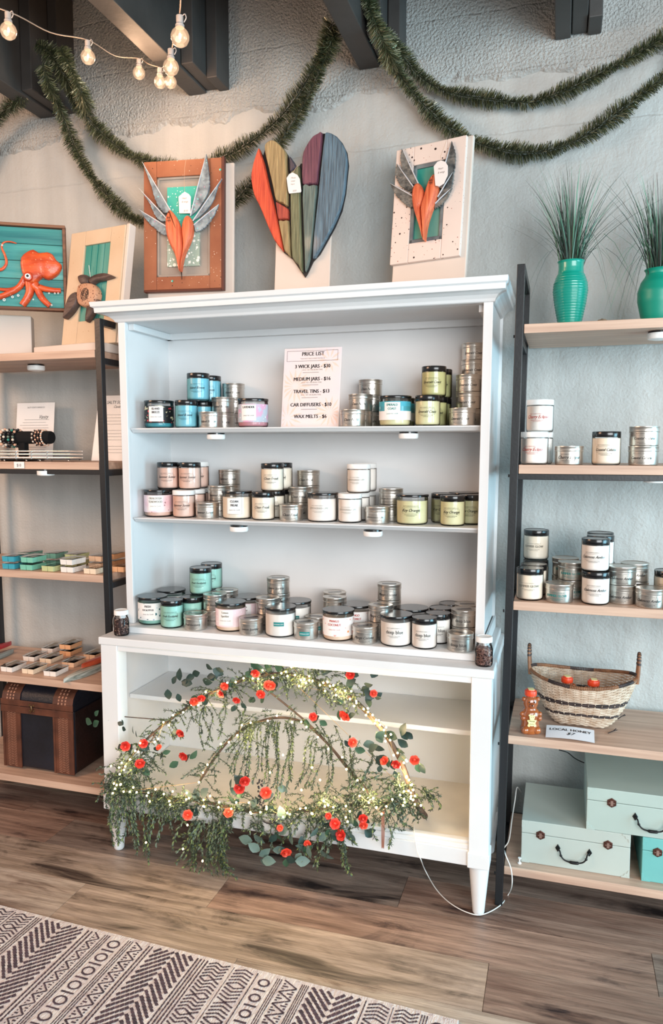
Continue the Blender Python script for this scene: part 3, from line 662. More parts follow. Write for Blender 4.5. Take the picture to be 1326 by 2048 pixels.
PR('M', 1200.6, z, 'pale pink candle jar with black lid, bottom front of the tall pair', 'white', 'k', 'Oakmoss Amber', v=1212, shelf=s)
PR('M', 1202, z, 'pale pink candle jar bottom, second in the row of tall pairs', 'white', 'k', 'Oakmoss Amber', v=1200, shelf=s)
PR('M', 1202, z, 'pale pink candle jar bottom, last in the row of tall pairs', 'white', 'k', 'Oakmoss Amber', v=1188, shelf=s)
PR('M', 1202.6, z, 'pale pink candle jar with black lid, top front of the tall pair', 'white', 'k', 'Oakmoss Amber', lc=1076, lvl=.088, shelf=s)
PR('M', 1202, z, 'pale pink candle jar on top, second in the row', 'white', 'k', 'Oakmoss Amber', lc=1070, lvl=.088, shelf=s)
PR('M', 1201, z, 'pale pink candle jar on top, last in the row', 'white', 'k', 'Oakmoss Amber', lc=1065, lvl=.088, shelf=s)
PR('T', 1272, z, 'single silver candle tin in front, right of the pale pink jars', txt='Oakmoss Amber', v=1218.5, shelf=s)
PR('T', 1269, z, 'silver candle tin, {o} of two stacked right of the pale pink jars', txt='Oakmoss Amber', lc=1136, n=2, shelf=s)
PR('T', 1266, z, 'silver candle tin, {o} of two in the rear stack right of pale jars', txt='Oakmoss Amber', lc=1126, n=2, shelf=s)
PR('M', 1345, z, 'cream candle jar cut by the right edge of the picture, front', 'cream', 'k', 'Vanilla', v=1221, shelf=s)
PR('M', 1337, z, 'cream candle jar cut by the right edge of the picture, behind', 'cream', 'k', 'Vanilla', v=1211, shelf=s)
spread()
for a_ in SHELF: build_candle(a_)
# the middle-shelf candle with a square paper label
for o_ in [o for o in COL.objects if o.get('label') == 'wide cream candle with square white label on middle shelf']:
    for c_ in [c for c in o_.children if c.name.startswith('lettering')]: bpy.data.objects.remove(c_)
    pw = patch(.047, -.027, .021, .018, .068, .0004, 12).build('name_label', M['paper'], o_)
    m = MB(); text_into(m, 'CLEAN', .0105, -.003, .054, bold=.0006, squeeze=.8); text_into(m, 'FREAK', .0105, -.003, .042, bold=.0006, squeeze=.8)
    text_into(m, 'Luxury Soy Candle', .0056, -.003, .029, shear=.5, squeeze=.82); rect_into(m, -.0272, .0212, .0178, .0682, .0004)
    bend(m, .047, .0008).build('lettering', M['print'], pw)
# ------------------------------------------------------------------ leaning art: a local plane X right, Z up, -Y out of the face
MXZ = Matrix(((1,0,0,0),(0,0,-1,0),(0,1,0,0),(0,0,0,1)))      # xy outline + z depth -> face outwards
class Plane:
    def __init__(s, u, v, Y, yaw=0, lean=0):
        y, l = math.radians(yaw), math.radians(lean)
        s.O = aty(u, v, Y); s.ex = Vector((math.cos(y), math.sin(y), 0)); bk = Vector((-math.sin(y), math.cos(y), 0))
        s.ez = Vector((0, 0, math.cos(l))) + bk*math.sin(l); s.n = s.ex.cross(s.ez)   # towards the viewer
        s.rot = Matrix((s.ex, -s.n, s.ez)).transposed().to_euler()
    def p(s, u, v):
        d = ray(u, v); t = (s.O-CAM).dot(s.n)/d.dot(s.n); q = CAM+d*t-s.O; return (q.dot(s.ex), q.dot(s.ez))
    def root(s, name, label, cat, group=None): return thing(name, label, cat, s.O, group=group, rot=s.rot)
def crop(P, x0, y0, k): return lambda *pts: [P.p(x0+a/k, y0+b/k) for a, b in pts]
def board(par, name, a0, a1, b0, b1, yf, th, m, bv=.0015):
    o = MB().box(min(a0, a1), max(a0, a1), yf, yf+th, min(b0, b1), max(b0, b1)).build(name, m, par)
    return bev(o, bv) if bv else o
def relief(par, name, poly, d0, d1, m, inset=.003, smooth=50):
    return MB().prism(poly, d0, d1, MXZ, inset).build(name, m, par, smooth=smooth)
def smooth_poly(pts, n=3):
    out = []; N = len(pts)
    for i in range(N):
        p0, p1, p2, p3 = [Vector(pts[(i+k) % N]) for k in (-1, 0, 1, 2)]
        for j in range(n):
            t = j/n; out.append(tuple(.5*((2*p1)+(p2-p0)*t+(2*p0-5*p1+4*p2-p3)*t*t+(3*p1-p0-3*p2+p3)*t**3)))
    return out
def spline(pts, n=6):
    P = [Vector(p) for p in pts]; P = [P[0]*2-P[1]] + P + [P[-1]*2-P[-2]]; out = []
    for i in range(1, len(P)-2):
        for j in range(n):
            t = j/n; a, b, c, d = P[i-1:i+3]; out.append(.5*((2*b)+(c-a)*t+(2*a-5*b+4*c-d)*t*t+(3*b-a-3*c+d)*t**3))
    out.append(P[-2]); return out
def feather(par, base, tip, bulge, m, d0, d1, rnd, name='feather'):
    """flat wooden feather: a smooth quill edge from base to tip, a jagged edge through the bulge points"""
    edge = spline([(*tip, 0)] + [(*b, 0) for b in bulge], 7); pts = [(base[0], base[1]), (tip[0], tip[1])]
    for i, q in enumerate(edge[1:]):
        k = rnd.uniform(.0, .0045)*(1 if i % 2 else -.4); c = Vector((base[0]-q.x, base[1]-q.y)); c = c.normalized() if c.length > 0 else c
        pts.append((q.x+c.x*k, q.y+c.y*k))
    relief(par, name, pts, d0, d1, m, .0008, 30)
    MB().tube([(base[0], -d1, base[1]), ((base[0]+tip[0])/2, -d1-.001, (base[1]+tip[1])/2), (tip[0], -d1+.001, tip[1])], [.0022, .0018, .0006], 6).build('quill', M['quill'], par)
def speck(name, c, spots, rough=.55, **k): return mat(name, c, rough, spots=spots, **k)
M['rust'] = speck('rust_wood', '#a96c4b', [(60, .12, '#3a1d14', 1), (95, .14, '#e9d9c8', 4)], col2='#85492f', vscale=5, bump=.2, bscale=40)
M['grey_wood'] = mat('grey_wood', '#a9a096', .6, col2='#8b8078', vscale=6)
M['teal_speck'] = speck('teal_board', '#3fb5a4', [(120, .25, '#e9f3ee', 2), (60, .16, '#f4f6f0', 6)])
M['sage_speck'] = speck('sage_board', '#9db1a4', [(75, .5, '#eef0e8', 2), (110, .35, '#f4f6f0', 6)])
M['orange'] = wood('orange_wood', '#ee8357', '#cf5c3a', .5, 'z', 2.2, .8, .1, 18)
M['feather'] = mat('feather_grey', '#9fb0b9', .45, col2='#5f6a74', vscale=45, bump=.5, bscale=90, metal=.25, spots=[(70, .2, '#b98aa5', 1), (90, .22, '#7fd0d6', 3)])
M['feather_dark'] = mat('feather_dark', '#8d8f8c', .45, col2='#3f4244', vscale=55, bump=.6, bscale=90, metal=.3)
M['quill'] = mat('quill_white', '#c9ccd2', .45)
M['speckled'] = speck('speckled_white_wood', '#e8d8cf', [(70, .2, '#4a3230', 1), (38, .14, '#3b2a2a', 5), (90, .16, '#a8685a', 3)], var=.06, vscale=8)
M['tag'] = mat('tag_card', '#efe7e6', .7); M['string'] = mat('string', '#c9a58b', .8)
M['dark_line'] = mat('burnt_line', '#2a1a18', .7)
def price_tag(par, poly, d, words, sz, hang=None, sh=.3):
    t = relief(par, 'price_tag', poly, d, d+.0012, M['tag'], 0)
    cx = sum(p[0] for p in poly)/len(poly); zt = max(p[1] for p in poly); zb = min(p[1] for p in poly); L_ = min(p[0] for p in poly)
    m = MB()
    for s_, fx, fz in words: text_into(m, s_, sz, cx+fx, zt-(zt-zb)*fz, shear=sh, squeeze=.8)
    m.v = [(x, -d-.0016, z) for x, y, z in m.v]; m.build('lettering', M['print_grey'], t)
    if hang: MB().tube([(a, -d-.0005, b) for a, b in hang], .0006, 5).build('hang_string', M['string'], par)
rnd = random.Random(3)
TOP = HT+.0026
# --- winged heart in rust frame
P = Plane(288, 586, -.205, 8, 3); c1 = crop(P, 280, 310, 6.979)
t = P.root('winged_heart_art', 'orange winged heart on a rusty brown framed panel with teal centre', 'artwork')
(x0, b1), (x1, _), (_, b0) = c1((52, 100), (1140, 90), (50, 1890)); x0 -= 0
ix0, ix1 = c1((230, 1000), (975, 1000)); ib1, ib0 = c1((600, 290), (600, 1690)); ix0, ix1, ib1, ib0 = ix0[0], ix1[0], ib1[1], ib0[1]
board(t, 'stile', x0, ix0, b0, b1, 0, .016, M['rust']); board(t, 'stile', ix1, x1, b0, b1, 0, .016, M['rust'])
board(t, 'rail', ix0+.0004, ix1-.0004, ib1, b1, .0005, .0155, M['rust']); board(t, 'rail', ix0+.0004, ix1-.0004, b0, ib0, .0005, .0155, M['rust'])
board(t, 'edge_trim', x1+.0005, x1+.009, b0-.006, b1+.003, -.001, .02, mat('dark_trim', '#5b2f24', .5)); board(t, 'edge_trim', x0, x1, b0-.0065, b0-.0005, -.001, .02, mat('dark_trim_b', '#5b2f24', .5))
board(t, 'inner_panel', ix0, ix1, ib0, ib1, .009, .006, M['grey_wood'], 0)
m = MB()
for a, b, c, d in ((ix0, ix0+.008, ib0, ib1), (ix1-.008, ix1, ib0, ib1), (ix0, ix1, ib1-.008, ib1), (ix0, ix1, ib0, ib0+.008)): m.box(a, b, .004, .009, c, d)
bev(m.build('inner_moulding', M['grey_wood'], t), .002)
(ta, tb), (tc_, td) = c1((375, 450), (825, 1540)); tm = c1((600, 1060))[0][1]
board(t, 'teal_board', ta, tc_, tm, tb, .003, .006, M['teal_speck'], 0); board(t, 'sage_board', ta, tc_, td, tm-.0003, .003, .006, M['sage_speck'], 0)
for tip, base, bl in (((45, 110), (445, 800), [(160, 420), (235, 660), (330, 810), (400, 820)]), ((0, 480), (385, 900), [(140, 680), (225, 860), (300, 935), (380, 940)]), ((0, 775), (378, 1010), [(110, 930), (230, 1050), (330, 1120), (395, 1140)]),
        ((937, 0), (718, 865), [(975, 260), (980, 470), (910, 650), (800, 800)]), ((1155, 345), (752, 935), [(1090, 480), (1040, 640), (930, 800), (830, 890)]), ((1112, 700), (765, 990), [(1050, 850), (970, 965), (890, 1050), (785, 1090)])):
    feather(t, c1(base)[0], c1(tip)[0], c1(*bl), M['feather'], .004, .010, rnd)
L1 = c1((450,795),(500,850),(550,930),(585,1030),(600,1100),(615,1230),(620,1350),(600,1500),(590,1650),(560,1560),(510,1400),(450,1280),(405,1150),(385,1010),(390,900),(420,830))
R1 = c1((680,868),(720,890),(755,960),(762,1050),(750,1150),(710,1260),(660,1370),(625,1480),(603,1600),(596,1640),(606,1500),(626,1350),(621,1230),(603,1090),(614,980),(642,900))
relief(t, 'heart_lobe', smooth_poly(L1, 3), .002, .030, M['orange'], .010); relief(t, 'heart_lobe', smooth_poly(R1, 3), .002, .026, M['orange'], .009)
q = c1((590, 1640), (592, 1740)); MB().tube([(q[0][0], -.008, q[0][1]), (q[1][0], -.004, q[1][1])], [.0022, .001], 6).build('tip_nail', M['dark_line'], t)
m = MB()
for a, b in (((425, 925), (468, 915)), ((418, 965), (472, 955)), ((430, 900), (452, 985)), ((452, 895), (470, 975))):
    (p, q) = c1(a, b); m.tube([(p[0], -.0306, p[1]), (q[0], -.0306, q[1])], .0007, 4)
m.build('stitch_mark', M['dark_line'], t)
for a in ((450, 1760), (1120, 205)):
    p = c1(a)[0]; MB().lathe([(.0035, 0), (.0035, .0012), (.0001, .0015)], 12, MXZ).build('teal_dot', M['teal_speck'], t, loc=(p[0], 0, p[1]))
price_tag(t, c1((555,600),(590,570),(640,530),(700,565),(725,600),(722,830),(565,830)), .010, [('Heart', -.002, .34), ('& wings', 0, .5), ('$150', .003, .92)], .0085, [p for p in c1((640, 540), (633, 400), (640, 200), (655, 85))])
board_t = thing('backing_board', 'white backing board behind the rusty framed winged heart', 'board', P.O, rot=P.rot, group='white display boards on the hutch')
wb = c1((1290, 60), (1262, 1990)); lbz = (TOP-P.O.z)/P.ez.z
bev(MB().box(x0+.004, wb[0][0], .0215, .036, lbz+.012, wb[0][1]).build('board', M['cream'], board_t), .004)
bev(MB().box(x0-.03, wb[0][0]-.002, -.03, .045, lbz+.0005, lbz+.011).build('foot', M['cream'], board_t), .003)
# --- mosaic heart
P = Plane(612, 553, -.165, 0, 6); c2 = crop(P, 500, 260, 6.205)
t = P.root('mosaic_heart_art', 'large wooden heart pieced from red, gold, olive, purple and blue segments', 'artwork')
out = [(135,262),(170,330),(205,225),(245,175),(300,150),(365,175),(425,235),(480,320),(500,380),(515,350),(565,420),(600,490),(640,425),(662,430),(680,300),(740,180),(800,105),(860,68),(920,56),(955,58),(1000,56),(1085,95),(1155,175),(1212,290),(1232,450),(1215,600),(1195,800),(1150,1010),(1065,1210),(955,1410),(875,1550),(790,1640),(720,1790),(690,1835),(660,1790),(540,1615),(430,1530),(320,1390),(225,1180),(135,960),(68,830),(34,650),(44,515),(80,375)]
relief(t, 'backing_plate', c2(*out), .000, .006, mat('heart_backing', '#17171b', .5), 0)
def hw(n, a, b, s=22): return wood('heart_'+n, a, b, .5, 'z', 2.2, .9, .15, s)
HC = {'red': hw('red', '#e8603c', '#b83a2a'), 'gold': hw('gold', '#b8a072', '#7f6a48'), 'rust': hw('rust', '#c2543f', '#8f3a35'), 'dark': hw('dark', '#5d5360', '#37323c'),
      'olive': hw('olive', '#8a8a68', '#585b42'), 'purple': hw('purple', '#83505e', '#573244'), 'teal': hw('greyteal', '#78877f', '#4d5d5a'), 'blue': hw('blue', '#6d8899', '#42525f')}
for nm, pl in (('red', [(135,255),(160,330),(200,450),(260,720),(330,1000),(370,1180),(400,1330),(440,1520),(400,1490),(320,1380),(230,1180),(140,960),(75,830),(40,650),(50,520),(85,380)]),
    ('gold', [(205,230),(240,180),(300,155),(360,180),(420,240),(470,310),(478,400),(488,700),(490,965),(430,935),(345,900),(310,740),(250,480),(215,330)]),
    ('rust', [(347,918),(420,955),(495,1003),(500,1060),(498,1130),(430,1132),(372,1132),(352,1000)]),
    ('gold', [(378,1155),(440,1152),(500,1150),(510,1300),(528,1590),(480,1550),(445,1510),(410,1330)]),
    ('dark', [(515,355),(560,420),(592,488),(560,520),(520,550),(510,450)]),
    ('olive', [(522,565),(575,530),(628,475),(640,560),(643,820),(655,1300),(675,1780),(620,1690),(545,1600),(532,1300),(522,830)]),
    ('purple', [(668,440),(682,310),(742,192),(802,112),(862,77),(914,64),(900,300),(865,560),(853,692),(760,696),(672,698)]),
    ('teal', [(675,722),(760,720),(852,716),(836,900),(798,1350),(768,1590),(708,1775),(695,1500),(680,1100)]),
    ('blue', [(957,68),(1000,64),(1080,102),(1150,182),(1205,292),(1224,450),(1209,600),(1189,800),(1140,1000),(1058,1200),(948,1400),(868,1540),(800,1612),(815,1300),(855,950),(890,600),(915,350),(943,120)])):
    relief(t, 'heart_segment', smooth_poly(c2(*pl), 2), .0062, .020, HC[nm], .0032, 40)
price_tag(t, c2((487,640),(520,590),(560,570),(620,600),(650,650),(668,800),(660,815),(520,830),(508,800)), .0235, [('Mosaic', -.002, .3), ('ocean', -.003, .45), ('heart', -.004, .6), ('$250', .003, .93)], .0072, c2((560, 590), (580, 545), (625, 480)))
bt = thing('backing_board', 'white stand board behind the pieced wooden heart', 'board', P.O, rot=P.rot, group='white display boards on the hutch')
a, b = c2((330, 1000), (985, 1950)); lbz = (TOP-P.O.z)/P.ez.z
bev(MB().box(a[0], b[0], .002, .014, lbz+.010, a[1]).build('board', M['cream'], bt), .002)
bev(MB().box(a[0]-.06, b[0]+.02, -.03, .03, lbz+.0005, lbz+.0095).build('foot', M['cream'], bt), .003)
# --- second winged heart, speckled white panel
P = Plane(782, 529.5, -.17, -14, 7); c3 = crop(P, 770, 260, 6.826)
t = P.root('winged_heart_art', 'orange winged heart on a white panel speckled with dark paint', 'artwork')
x0 = c3((115, 1000))[0][0]; x1 = c3((1060, 1000))[0][0]; b1 = c3((600, 180))[0][1]; b0 = c3((550, 1775))[0][1]
(ix0, _), (ix1, _) = c3((355, 1000), (800, 1000)); ib1 = c3((600, 440))[0][1]; ib0 = c3((550, 1515))[0][1]
for a, b, c, d, nm in ((x0, ix0, b0, b1, 'stile'), (ix1, x1, b0, b1, 'stile'), (ix0+.0004, ix1-.0004, ib1, b1, 'rail'), (ix0+.0004, ix1-.0004, b0, ib0, 'rail')):
    board(t, nm, a, b, c, d, 0, .014, M['speckled'], .002)
board(t, 'inner_panel', ix0, ix1, ib0, ib1, .008, .005, wood('verdigris', '#2a9286', '#7da394', .45, 'z', .4, .1), 0)
gw = mat('weathered_frame', '#7d8a8c', .5, col2='#5a5f66', vscale=20); m = MB()
for a, b, c, d in ((ix0, ix0+.012, ib0, ib1), (ix1-.012, ix1, ib0, ib1), (ix0, ix1, ib1-.012, ib1), (ix0, ix1, ib0, ib0+.012)): m.box(a, b, .002, .008, c, d)
bev(m.build('inner_moulding', gw, t), .003)
for tip, base, bl in (((245, 262), (475, 755), [(225, 400), (250, 540), (300, 650), (400, 760)]), ((178, 475), (405, 795), [(150, 590), (190, 720), (250, 800), (380, 880)]), ((85, 745), (392, 915), [(140, 870), (230, 980), (330, 1060), (400, 1080)]),
        ((925, 168), (750, 800), [(975, 330), (972, 500), (930, 680), (830, 830)]), ((960, 560), (735, 930), [(940, 740), (880, 880), (800, 960), (740, 1000)]), ((930, 800), (700, 1020), [(880, 920), (810, 1010), (760, 1060), (690, 1085)])):
    feather(t, c3(base)[0], c3(tip)[0], c3(*bl), M['feather_dark'], .004, .009, rnd)
LL = c3((480,755),(520,790),(552,880),(552,960),(525,1060),(505,1100),(535,1300),(556,1510),(520,1400),(450,1200),(410,1050),(400,900),(425,800))
RR = c3((710,635),(745,680),(745,850),(700,1020),(640,1180),(600,1320),(578,1450),(564,1535),(550,1350),(516,1110),(565,930),(600,800),(650,690))
relief(t, 'heart_lobe', smooth_poly(LL, 3), .002, .026, M['orange'], .009); relief(t, 'heart_lobe', smooth_poly(RR, 3), .002, .028, M['orange'], .010)
m = MB()
for a, b in (((655, 750), (700, 740)), ((650, 780), (698, 770)), ((665, 725), (672, 800)), ((685, 720), (692, 795))):
    (p, q) = c3(a, b); m.tube([(p[0], -.0286, p[1]), (q[0], -.0286, q[1])], .0007, 4)
m.build('stitch_mark', M['dark_line'], t)
price_tag(t, c3((722,560),(770,500),(820,480),(880,500),(912,550),(910,680),(860,790),(800,830),(745,820)), .030, [('Heart', -.003, .35), ('& wings', 0, .5)], .0085, c3((820, 490), (815, 420), (850, 330), (900, 190)))
p = c3((690, 258))[0]; MB().lathe([(.0035, -.0002), (.0035, .0006), (.0001, .0006)], 12, MXZ).build('paint_dot', M['dark_line'], t, loc=(p[0], 0, p[1]))
bt = thing('backing_board', 'white stand board behind the speckled winged heart panel', 'board', P.O, rot=P.rot, group='white display boards on the hutch')
lbz = (TOP-P.O.z)/P.ez.z; e = c3((1130, 1000))[0][0]
bev(MB().box(x0+.003, e, .0145, .028, lbz+.011, b1+.004).build('board', M['cream'], bt), .003)
bev(MB().box(x0-.03, e+.02, -.035, .05, lbz+.0008, lbz+.0105).build('foot', M['cream'], bt), .003)
# --- turtle panel on the left rack
LA = RZ[0]
blk = thing('display_block', 'long white wooden block under the turtle panel', 'block', (-.175, -.235, LA+.0003), math.radians(-10))
bev(MB().box(-.155, .145, -.075, .05, 0, .030).build('block', M['cream'], blk), .004)
P = Plane(125.6, 684, -.252, -10, 9); c4 = crop(P, 0, 420, 4.42)
P.O.z = LA+.0315
t = P.root('turtle_art', 'carved brown sea turtle on a cream framed teal panel', 'artwork')
TC = mat('cream_wood', '#dcc6ac', .5, col2='#cfb596', vscale=5, spots=[(80, .1, '#a47a52', 2)])
x0 = 0; x1 = c4((1068, 620))[0][0]-c4((595, 620))[0][0]; HH = c4((870, 130))[0][1]-c4((800, 1150))[0][1]
sx0 = c4((595, 620))[0][0]
(ix0, _), (ix1, _) = c4((718, 650), (945, 620)); ib1 = c4((850, 298))[0][1]; ib0 = c4((800, 975))[0][1]
x0 = sx0; x1 = sx0+x1; b0 = .0; b1 = HH
for a, b, c, d, nm in ((x0, ix0, b0, b1, 'stile'), (ix1, x1, b0, b1, 'stile'), (ix0+.0004, ix1-.0004, ib1, b1, 'rail'), (ix0+.0004, ix1-.0004, b0, ib0, 'rail')):
    board(t, nm, a, b, c, d, 0, .016, TC, .002)
tw = wood('teal_grooved', '#1f8a80', '#5fa39a', .4, 'z', .5, .2); n = 4; wd = (ix1-ix0)/n
for i in range(n): board(t, 'panel_slat', ix0+i*wd+.0012, ix0+(i+1)*wd-.0012, ib0, ib1, .006, .006, tw, .001)
board(t, 'side_board', x1+.0008, x1+.014, b0, b1+.004, .004, .03, M['cream'], .002)
TB = mat('driftwood_dark', '#6a5752', .5, col2='#3d3230', vscale=14, bump=.5, bscale=50, stretch=(1, 1, 3))
for nm, pl, d in (('flipper', [(815,622),(880,582),(950,570),(990,580),(1025,600),(950,625),(880,640),(832,668)], .02), ('flipper', [(718,600),(755,582),(795,590),(812,630),(800,665),(745,668),(722,640)], .018),
        ('flipper', [(715,740),(660,762),(620,840),(592,970),(650,930),(700,860),(722,800)], .022), ('flipper', [(800,868),(858,868),(845,930),(800,995),(780,978)], .018)):
    relief(t, nm, smooth_poly(c4(*pl), 3), 0, d, TB, .004)
relief(t, 'head', smooth_poly(c4((870,800),(905,805),(915,825),(905,850),(868,850)), 3), 0, .02, TB, .003)
SH = speck('shell_wood', '#c99a7c', [(140, .4, '#6e4436', 1)], bump=.5, bscale=90)
relief(t, 'shell', smooth_poly(c4((740,682),(800,662),(860,672),(895,720),(900,780),(870,850),(800,872),(740,855),(720,800),(722,730)), 3), 0, .026, SH, .006)
o = c4((800, 768))[0]; m = MB()
ring = [(o[0]+.0165*math.cos(i*PI/12), -.0265, o[1]+.02*math.sin(i*PI/12)) for i in range(25)]; m.tube(ring, .0009, 5)
for k in range(14):
    a = k*2.4; rr = .003+k*.0009; m.tube([(o[0]+rr*math.cos(a+j*.5), -.0268, o[1]+rr*1.2*math.sin(a+j*.5)) for j in range(5)], .0006, 4)
m.build('shell_carving', M['dark_line'], t)
q = c4((815, 640), (805, 560), (798, 495)); MB().tube([(a, -.006, b) for a, b in q], .0009, 5).build('hang_string', M['tag'], t)
# --- octopus picture
pl = thing('display_stand', 'white box stand holding up the octopus picture', 'stand', (-.50, -.215, LA+.0003), math.radians(30))
bev(MB().box(-.14, .165, -.06, .045, 0, .012).build('foot', M['cream'], pl), .003)
bev(MB().box(-.14, .085, -.035, .03, .0125, .150).build('box', M['cream'], pl), .003)
P = Plane(128, 622, -.215, 30, 2); c5 = crop(P, 0, 420, 4.42)
t = P.root('octopus_art', 'orange carved octopus on teal boards in a brown wooden frame', 'artwork')
(xr, b1), (_, b0) = c5((548, 165), (552, 878)); xl = -.42
OT = [wood('teal_plank_%d' % i, a, b, .4, 'x', .8, .35, .2) for i, (a, b) in enumerate((('#1e8f8e', '#7cc2b8'), ('#1a7d80', '#4fa6a0'), ('#16686d', '#3b918e')))]
cuts = [b0+.004, c5((300, 700))[0][1], c5((300, 608))[0][1], c5((300, 450))[0][1], c5((300, 300))[0][1], b1-.002]
for i in range(5): board(t, 'teal_plank', xl, xr, cuts[i]+.0008, cuts[i+1]-.0008, .004, .010, OT[(i+1) % 3], .001)
FW = wood('frame_brown', '#8a5f45', '#5d3d2e', .6, 'x', 1, .4)
board(t, 'frame_strip', xl-.012, xr+.010, b1, b1+.010, -.004, .028, FW); board(t, 'frame_strip', xl-.012, xr+.010, b0-.006, b0+.003, -.004, .028, FW)
board(t, 'frame_strip', xr+.0005, xr+.010, b0+.0035, b1-.0005, -.004, .028, FW); board(t, 'frame_strip', xl-.012, xl-.0005, b0+.0035, b1-.0005, -.004, .028, FW)
OO = mat('octopus_orange', '#e8622e', .4, col2='#b83c22', vscale=30, stretch=(.5, 1, 1.5), bump=.6, bscale=60, coat=.3, spots=[(120, .18, '#f4b18c', 2)])
relief(t, 'head', smooth_poly(c5((190,430),(240,380),(300,357),(350,387),(420,380),(470,402),(500,450),(546,490),(540,540),(500,590),(430,622),(380,602),(335,640),(300,662),(240,650),(212,590),(190,520)), 2), -.004, .022, OO, .008)
k = 1/4.42*(c5((300, 400))[0][0]-c5((200, 400))[0][0])*4.42/100
def tent(pts, rs):
    q = spline([(*p, 0) for p in c5(*pts)], 6); n = len(q); R_ = [(rs[0]+(rs[1]-rs[0])*i/(n-1))*k for i in range(n)]
    MB().tube([(p.x, -.004, p.y) for p in q], R_, 10, flat=.8).build('tentacle', OO, t, smooth=60)
tent([(225,600),(175,680),(90,735),(-60,785),(-190,760),(-235,650),(-180,560),(-90,530),(0,532),(40,510),(60,465),(45,400),(18,335),(35,292),(90,283),(148,298)], (32, 6)); tent([(262,640),(268,720),(245,780),(200,845)], (45, 34)); tent([(330,690),(360,760),(400,810),(445,850)], (38, 28))
tent([(350,685),(400,700),(470,712),(540,715)], (34, 26)); tent([(300,660),(330,690),(350,690)], (50, 34)); tent([(215,640),(120,700),(-10,700),(-120,640),(-110,600)], (24, 8))
m = MB()
for (a, b, r_) in ((45, 803, 13), (118, 778, 11), (168, 765, 11), (490, 746, 8), (520, 745, 8), (462, 850, 8), (300, 800, 7), (28, 323, 8), (440, 745, 8)):
    p = c5((a, b))[0]; m.add([(p[0]+r_*k*math.cos(i*PI/6)*f, -.016, p[1]+r_*k*math.sin(i*PI/6)*f) for f in (1, .5) for i in range(12)], [(i, (i+1) % 12, 12+(i+1) % 12, 12+i) for i in range(12)])
m.build('suckers', M['paper'], t)
p = c5((258, 605))[0]
ey = MB().lathe([(44*k, 0), (44*k, .006), (36*k, .010), (.0001, .012)], 20, MXZ).build('eye_socket', mat('eye_orange', '#c8431f', .35, coat=.5), t, loc=(p[0], -.020, p[1]), smooth=True)
MB().lathe([(26*k, 0), (22*k, .003), (.0001, .004)], 18, MXZ).build('eyeball', M['paper'], ey, loc=(0, -.0105, 0), smooth=True)
MB().lathe([(12*k, 0), (.0001, .001)], 12, MXZ).build('pupil', M['print'], ey, loc=(0, -.0145, 0))
# ------------------------------------------------------------------ green vases with grass on the right rack
RA = 1.6246
GV = mat('vase_green', '#109a86', .28, coat=.5, var=.08, vscale=4); GV2 = mat('vase_green_matt', '#0e927c', .4, var=.08, vscale=4)
def vase(u, Y, prof, m, label, seed, ripple):
    x = colx(u, Y, RA); t = thing('green_vase', label, 'vase', (x, Y, RA+.0005), group='green vases on the right rack')
    P_ = []
    for i in range(len(prof)-1):
        (r0, z0), (r1, z1) = prof[i], prof[i+1]; n = max(2, int(abs(z1-z0)/.0018)) if ripple else 5
        for j in range(n):
            f = j/n; f2 = f*f*(3-2*f) if not ripple else f; zz = z0+(z1-z0)*f
            P_.append((r0+(r1-r0)*f + (ripple*math.sin(zz*2*PI/.0072) if .012 < zz < .16 else 0), zz))
    P_.append(prof[-1]); rt, ht = prof[-1]
    P_ += [(rt-.003, ht+.0005), (rt-.004, ht-.004), (rt-.006, ht-.03), (.0001, ht-.035)]
    MB().lathe(P_, 44).build('vase_body', m, t, smooth=60)
    rd = random.Random(seed); g = MB(); cols = [mat('grass_dark', '#2c3d36', .5), mat('grass_mid', '#4a7560', .5), mat('grass_teal', '#6fae93', .5), mat('grass_black', '#1f2627', .5)]
    for i in range(260):
        a = rd.uniform(0, 2*PI); out = abs(rd.gauss(0, .085)); L_ = rd.uniform(.17, .33); droop = rd.random() < .06
        g.cur = rd.choice((0, 0, 1, 1, 2, 3)); b = Vector((math.cos(a)*rd.uniform(0, rt-.006), math.sin(a)*rd.uniform(0, rt-.006), ht-.03))
        d = Vector((math.cos(a), math.sin(a)*.65, 0)); w_ = rd.uniform(.0014, .0030); pts = []
        if droop: out = rd.uniform(.10, .2)
        for j in range(8):
            s_ = j/7; h_ = L_*s_*(1-(.9 if droop else .12)*s_*s_)-(.12*s_**3 if droop else 0)
            pts.append(b+d*(out*s_**1.6)+Vector((0, 0, h_)))
        side = d.cross(Vector((0, 0, 1))).normalized(); rot_ = rd.uniform(0, PI)
        side = side*math.cos(rot_)+d*math.sin(rot_)
        for p in pts: p.y = min(p.y, -Y-.004)
        vs = []; 
        for j, p in enumerate(pts):
            ww = w_*(1-(j/7)**2*.9); vs += [p-side*ww/2, p+side*ww/2]
        g.add(vs, [(2*j, 2*j+1, 2*j+3, 2*j+2) for j in range(7)])
    o = g.build('grass_blades', cols, t); o['kind'] = 'stuff'
vase(1138.5, -.20, [(.030, 0), (.0315, .002), (.034, .03), (.043, .075), (.0475, .11), (.046, .13), (.040, .148), (.0345, .16), (.0335, .172), (.034, .186), (.037, .191)], GV, 'ribbed green vase with tall artificial grass, left of the pair', 5, .0007)
vase(1315, -.20, [(.034, 0), (.036, .002), (.045, .03), (.054, .07), (.0545, .095), (.047, .12), (.037, .135), (.0335, .143), (.036, .150), (.039, .154)], GV2, 'smooth round green vase with artificial grass at right edge', 8, 0)
p = atz(1208, 638, RA); t = thing('small_rock', 'small brown rock on the shelf between the two green vases', 'rock', (p.x, -.26, RA+.0004))
m = MB(); vs = []
rd = random.Random(2)
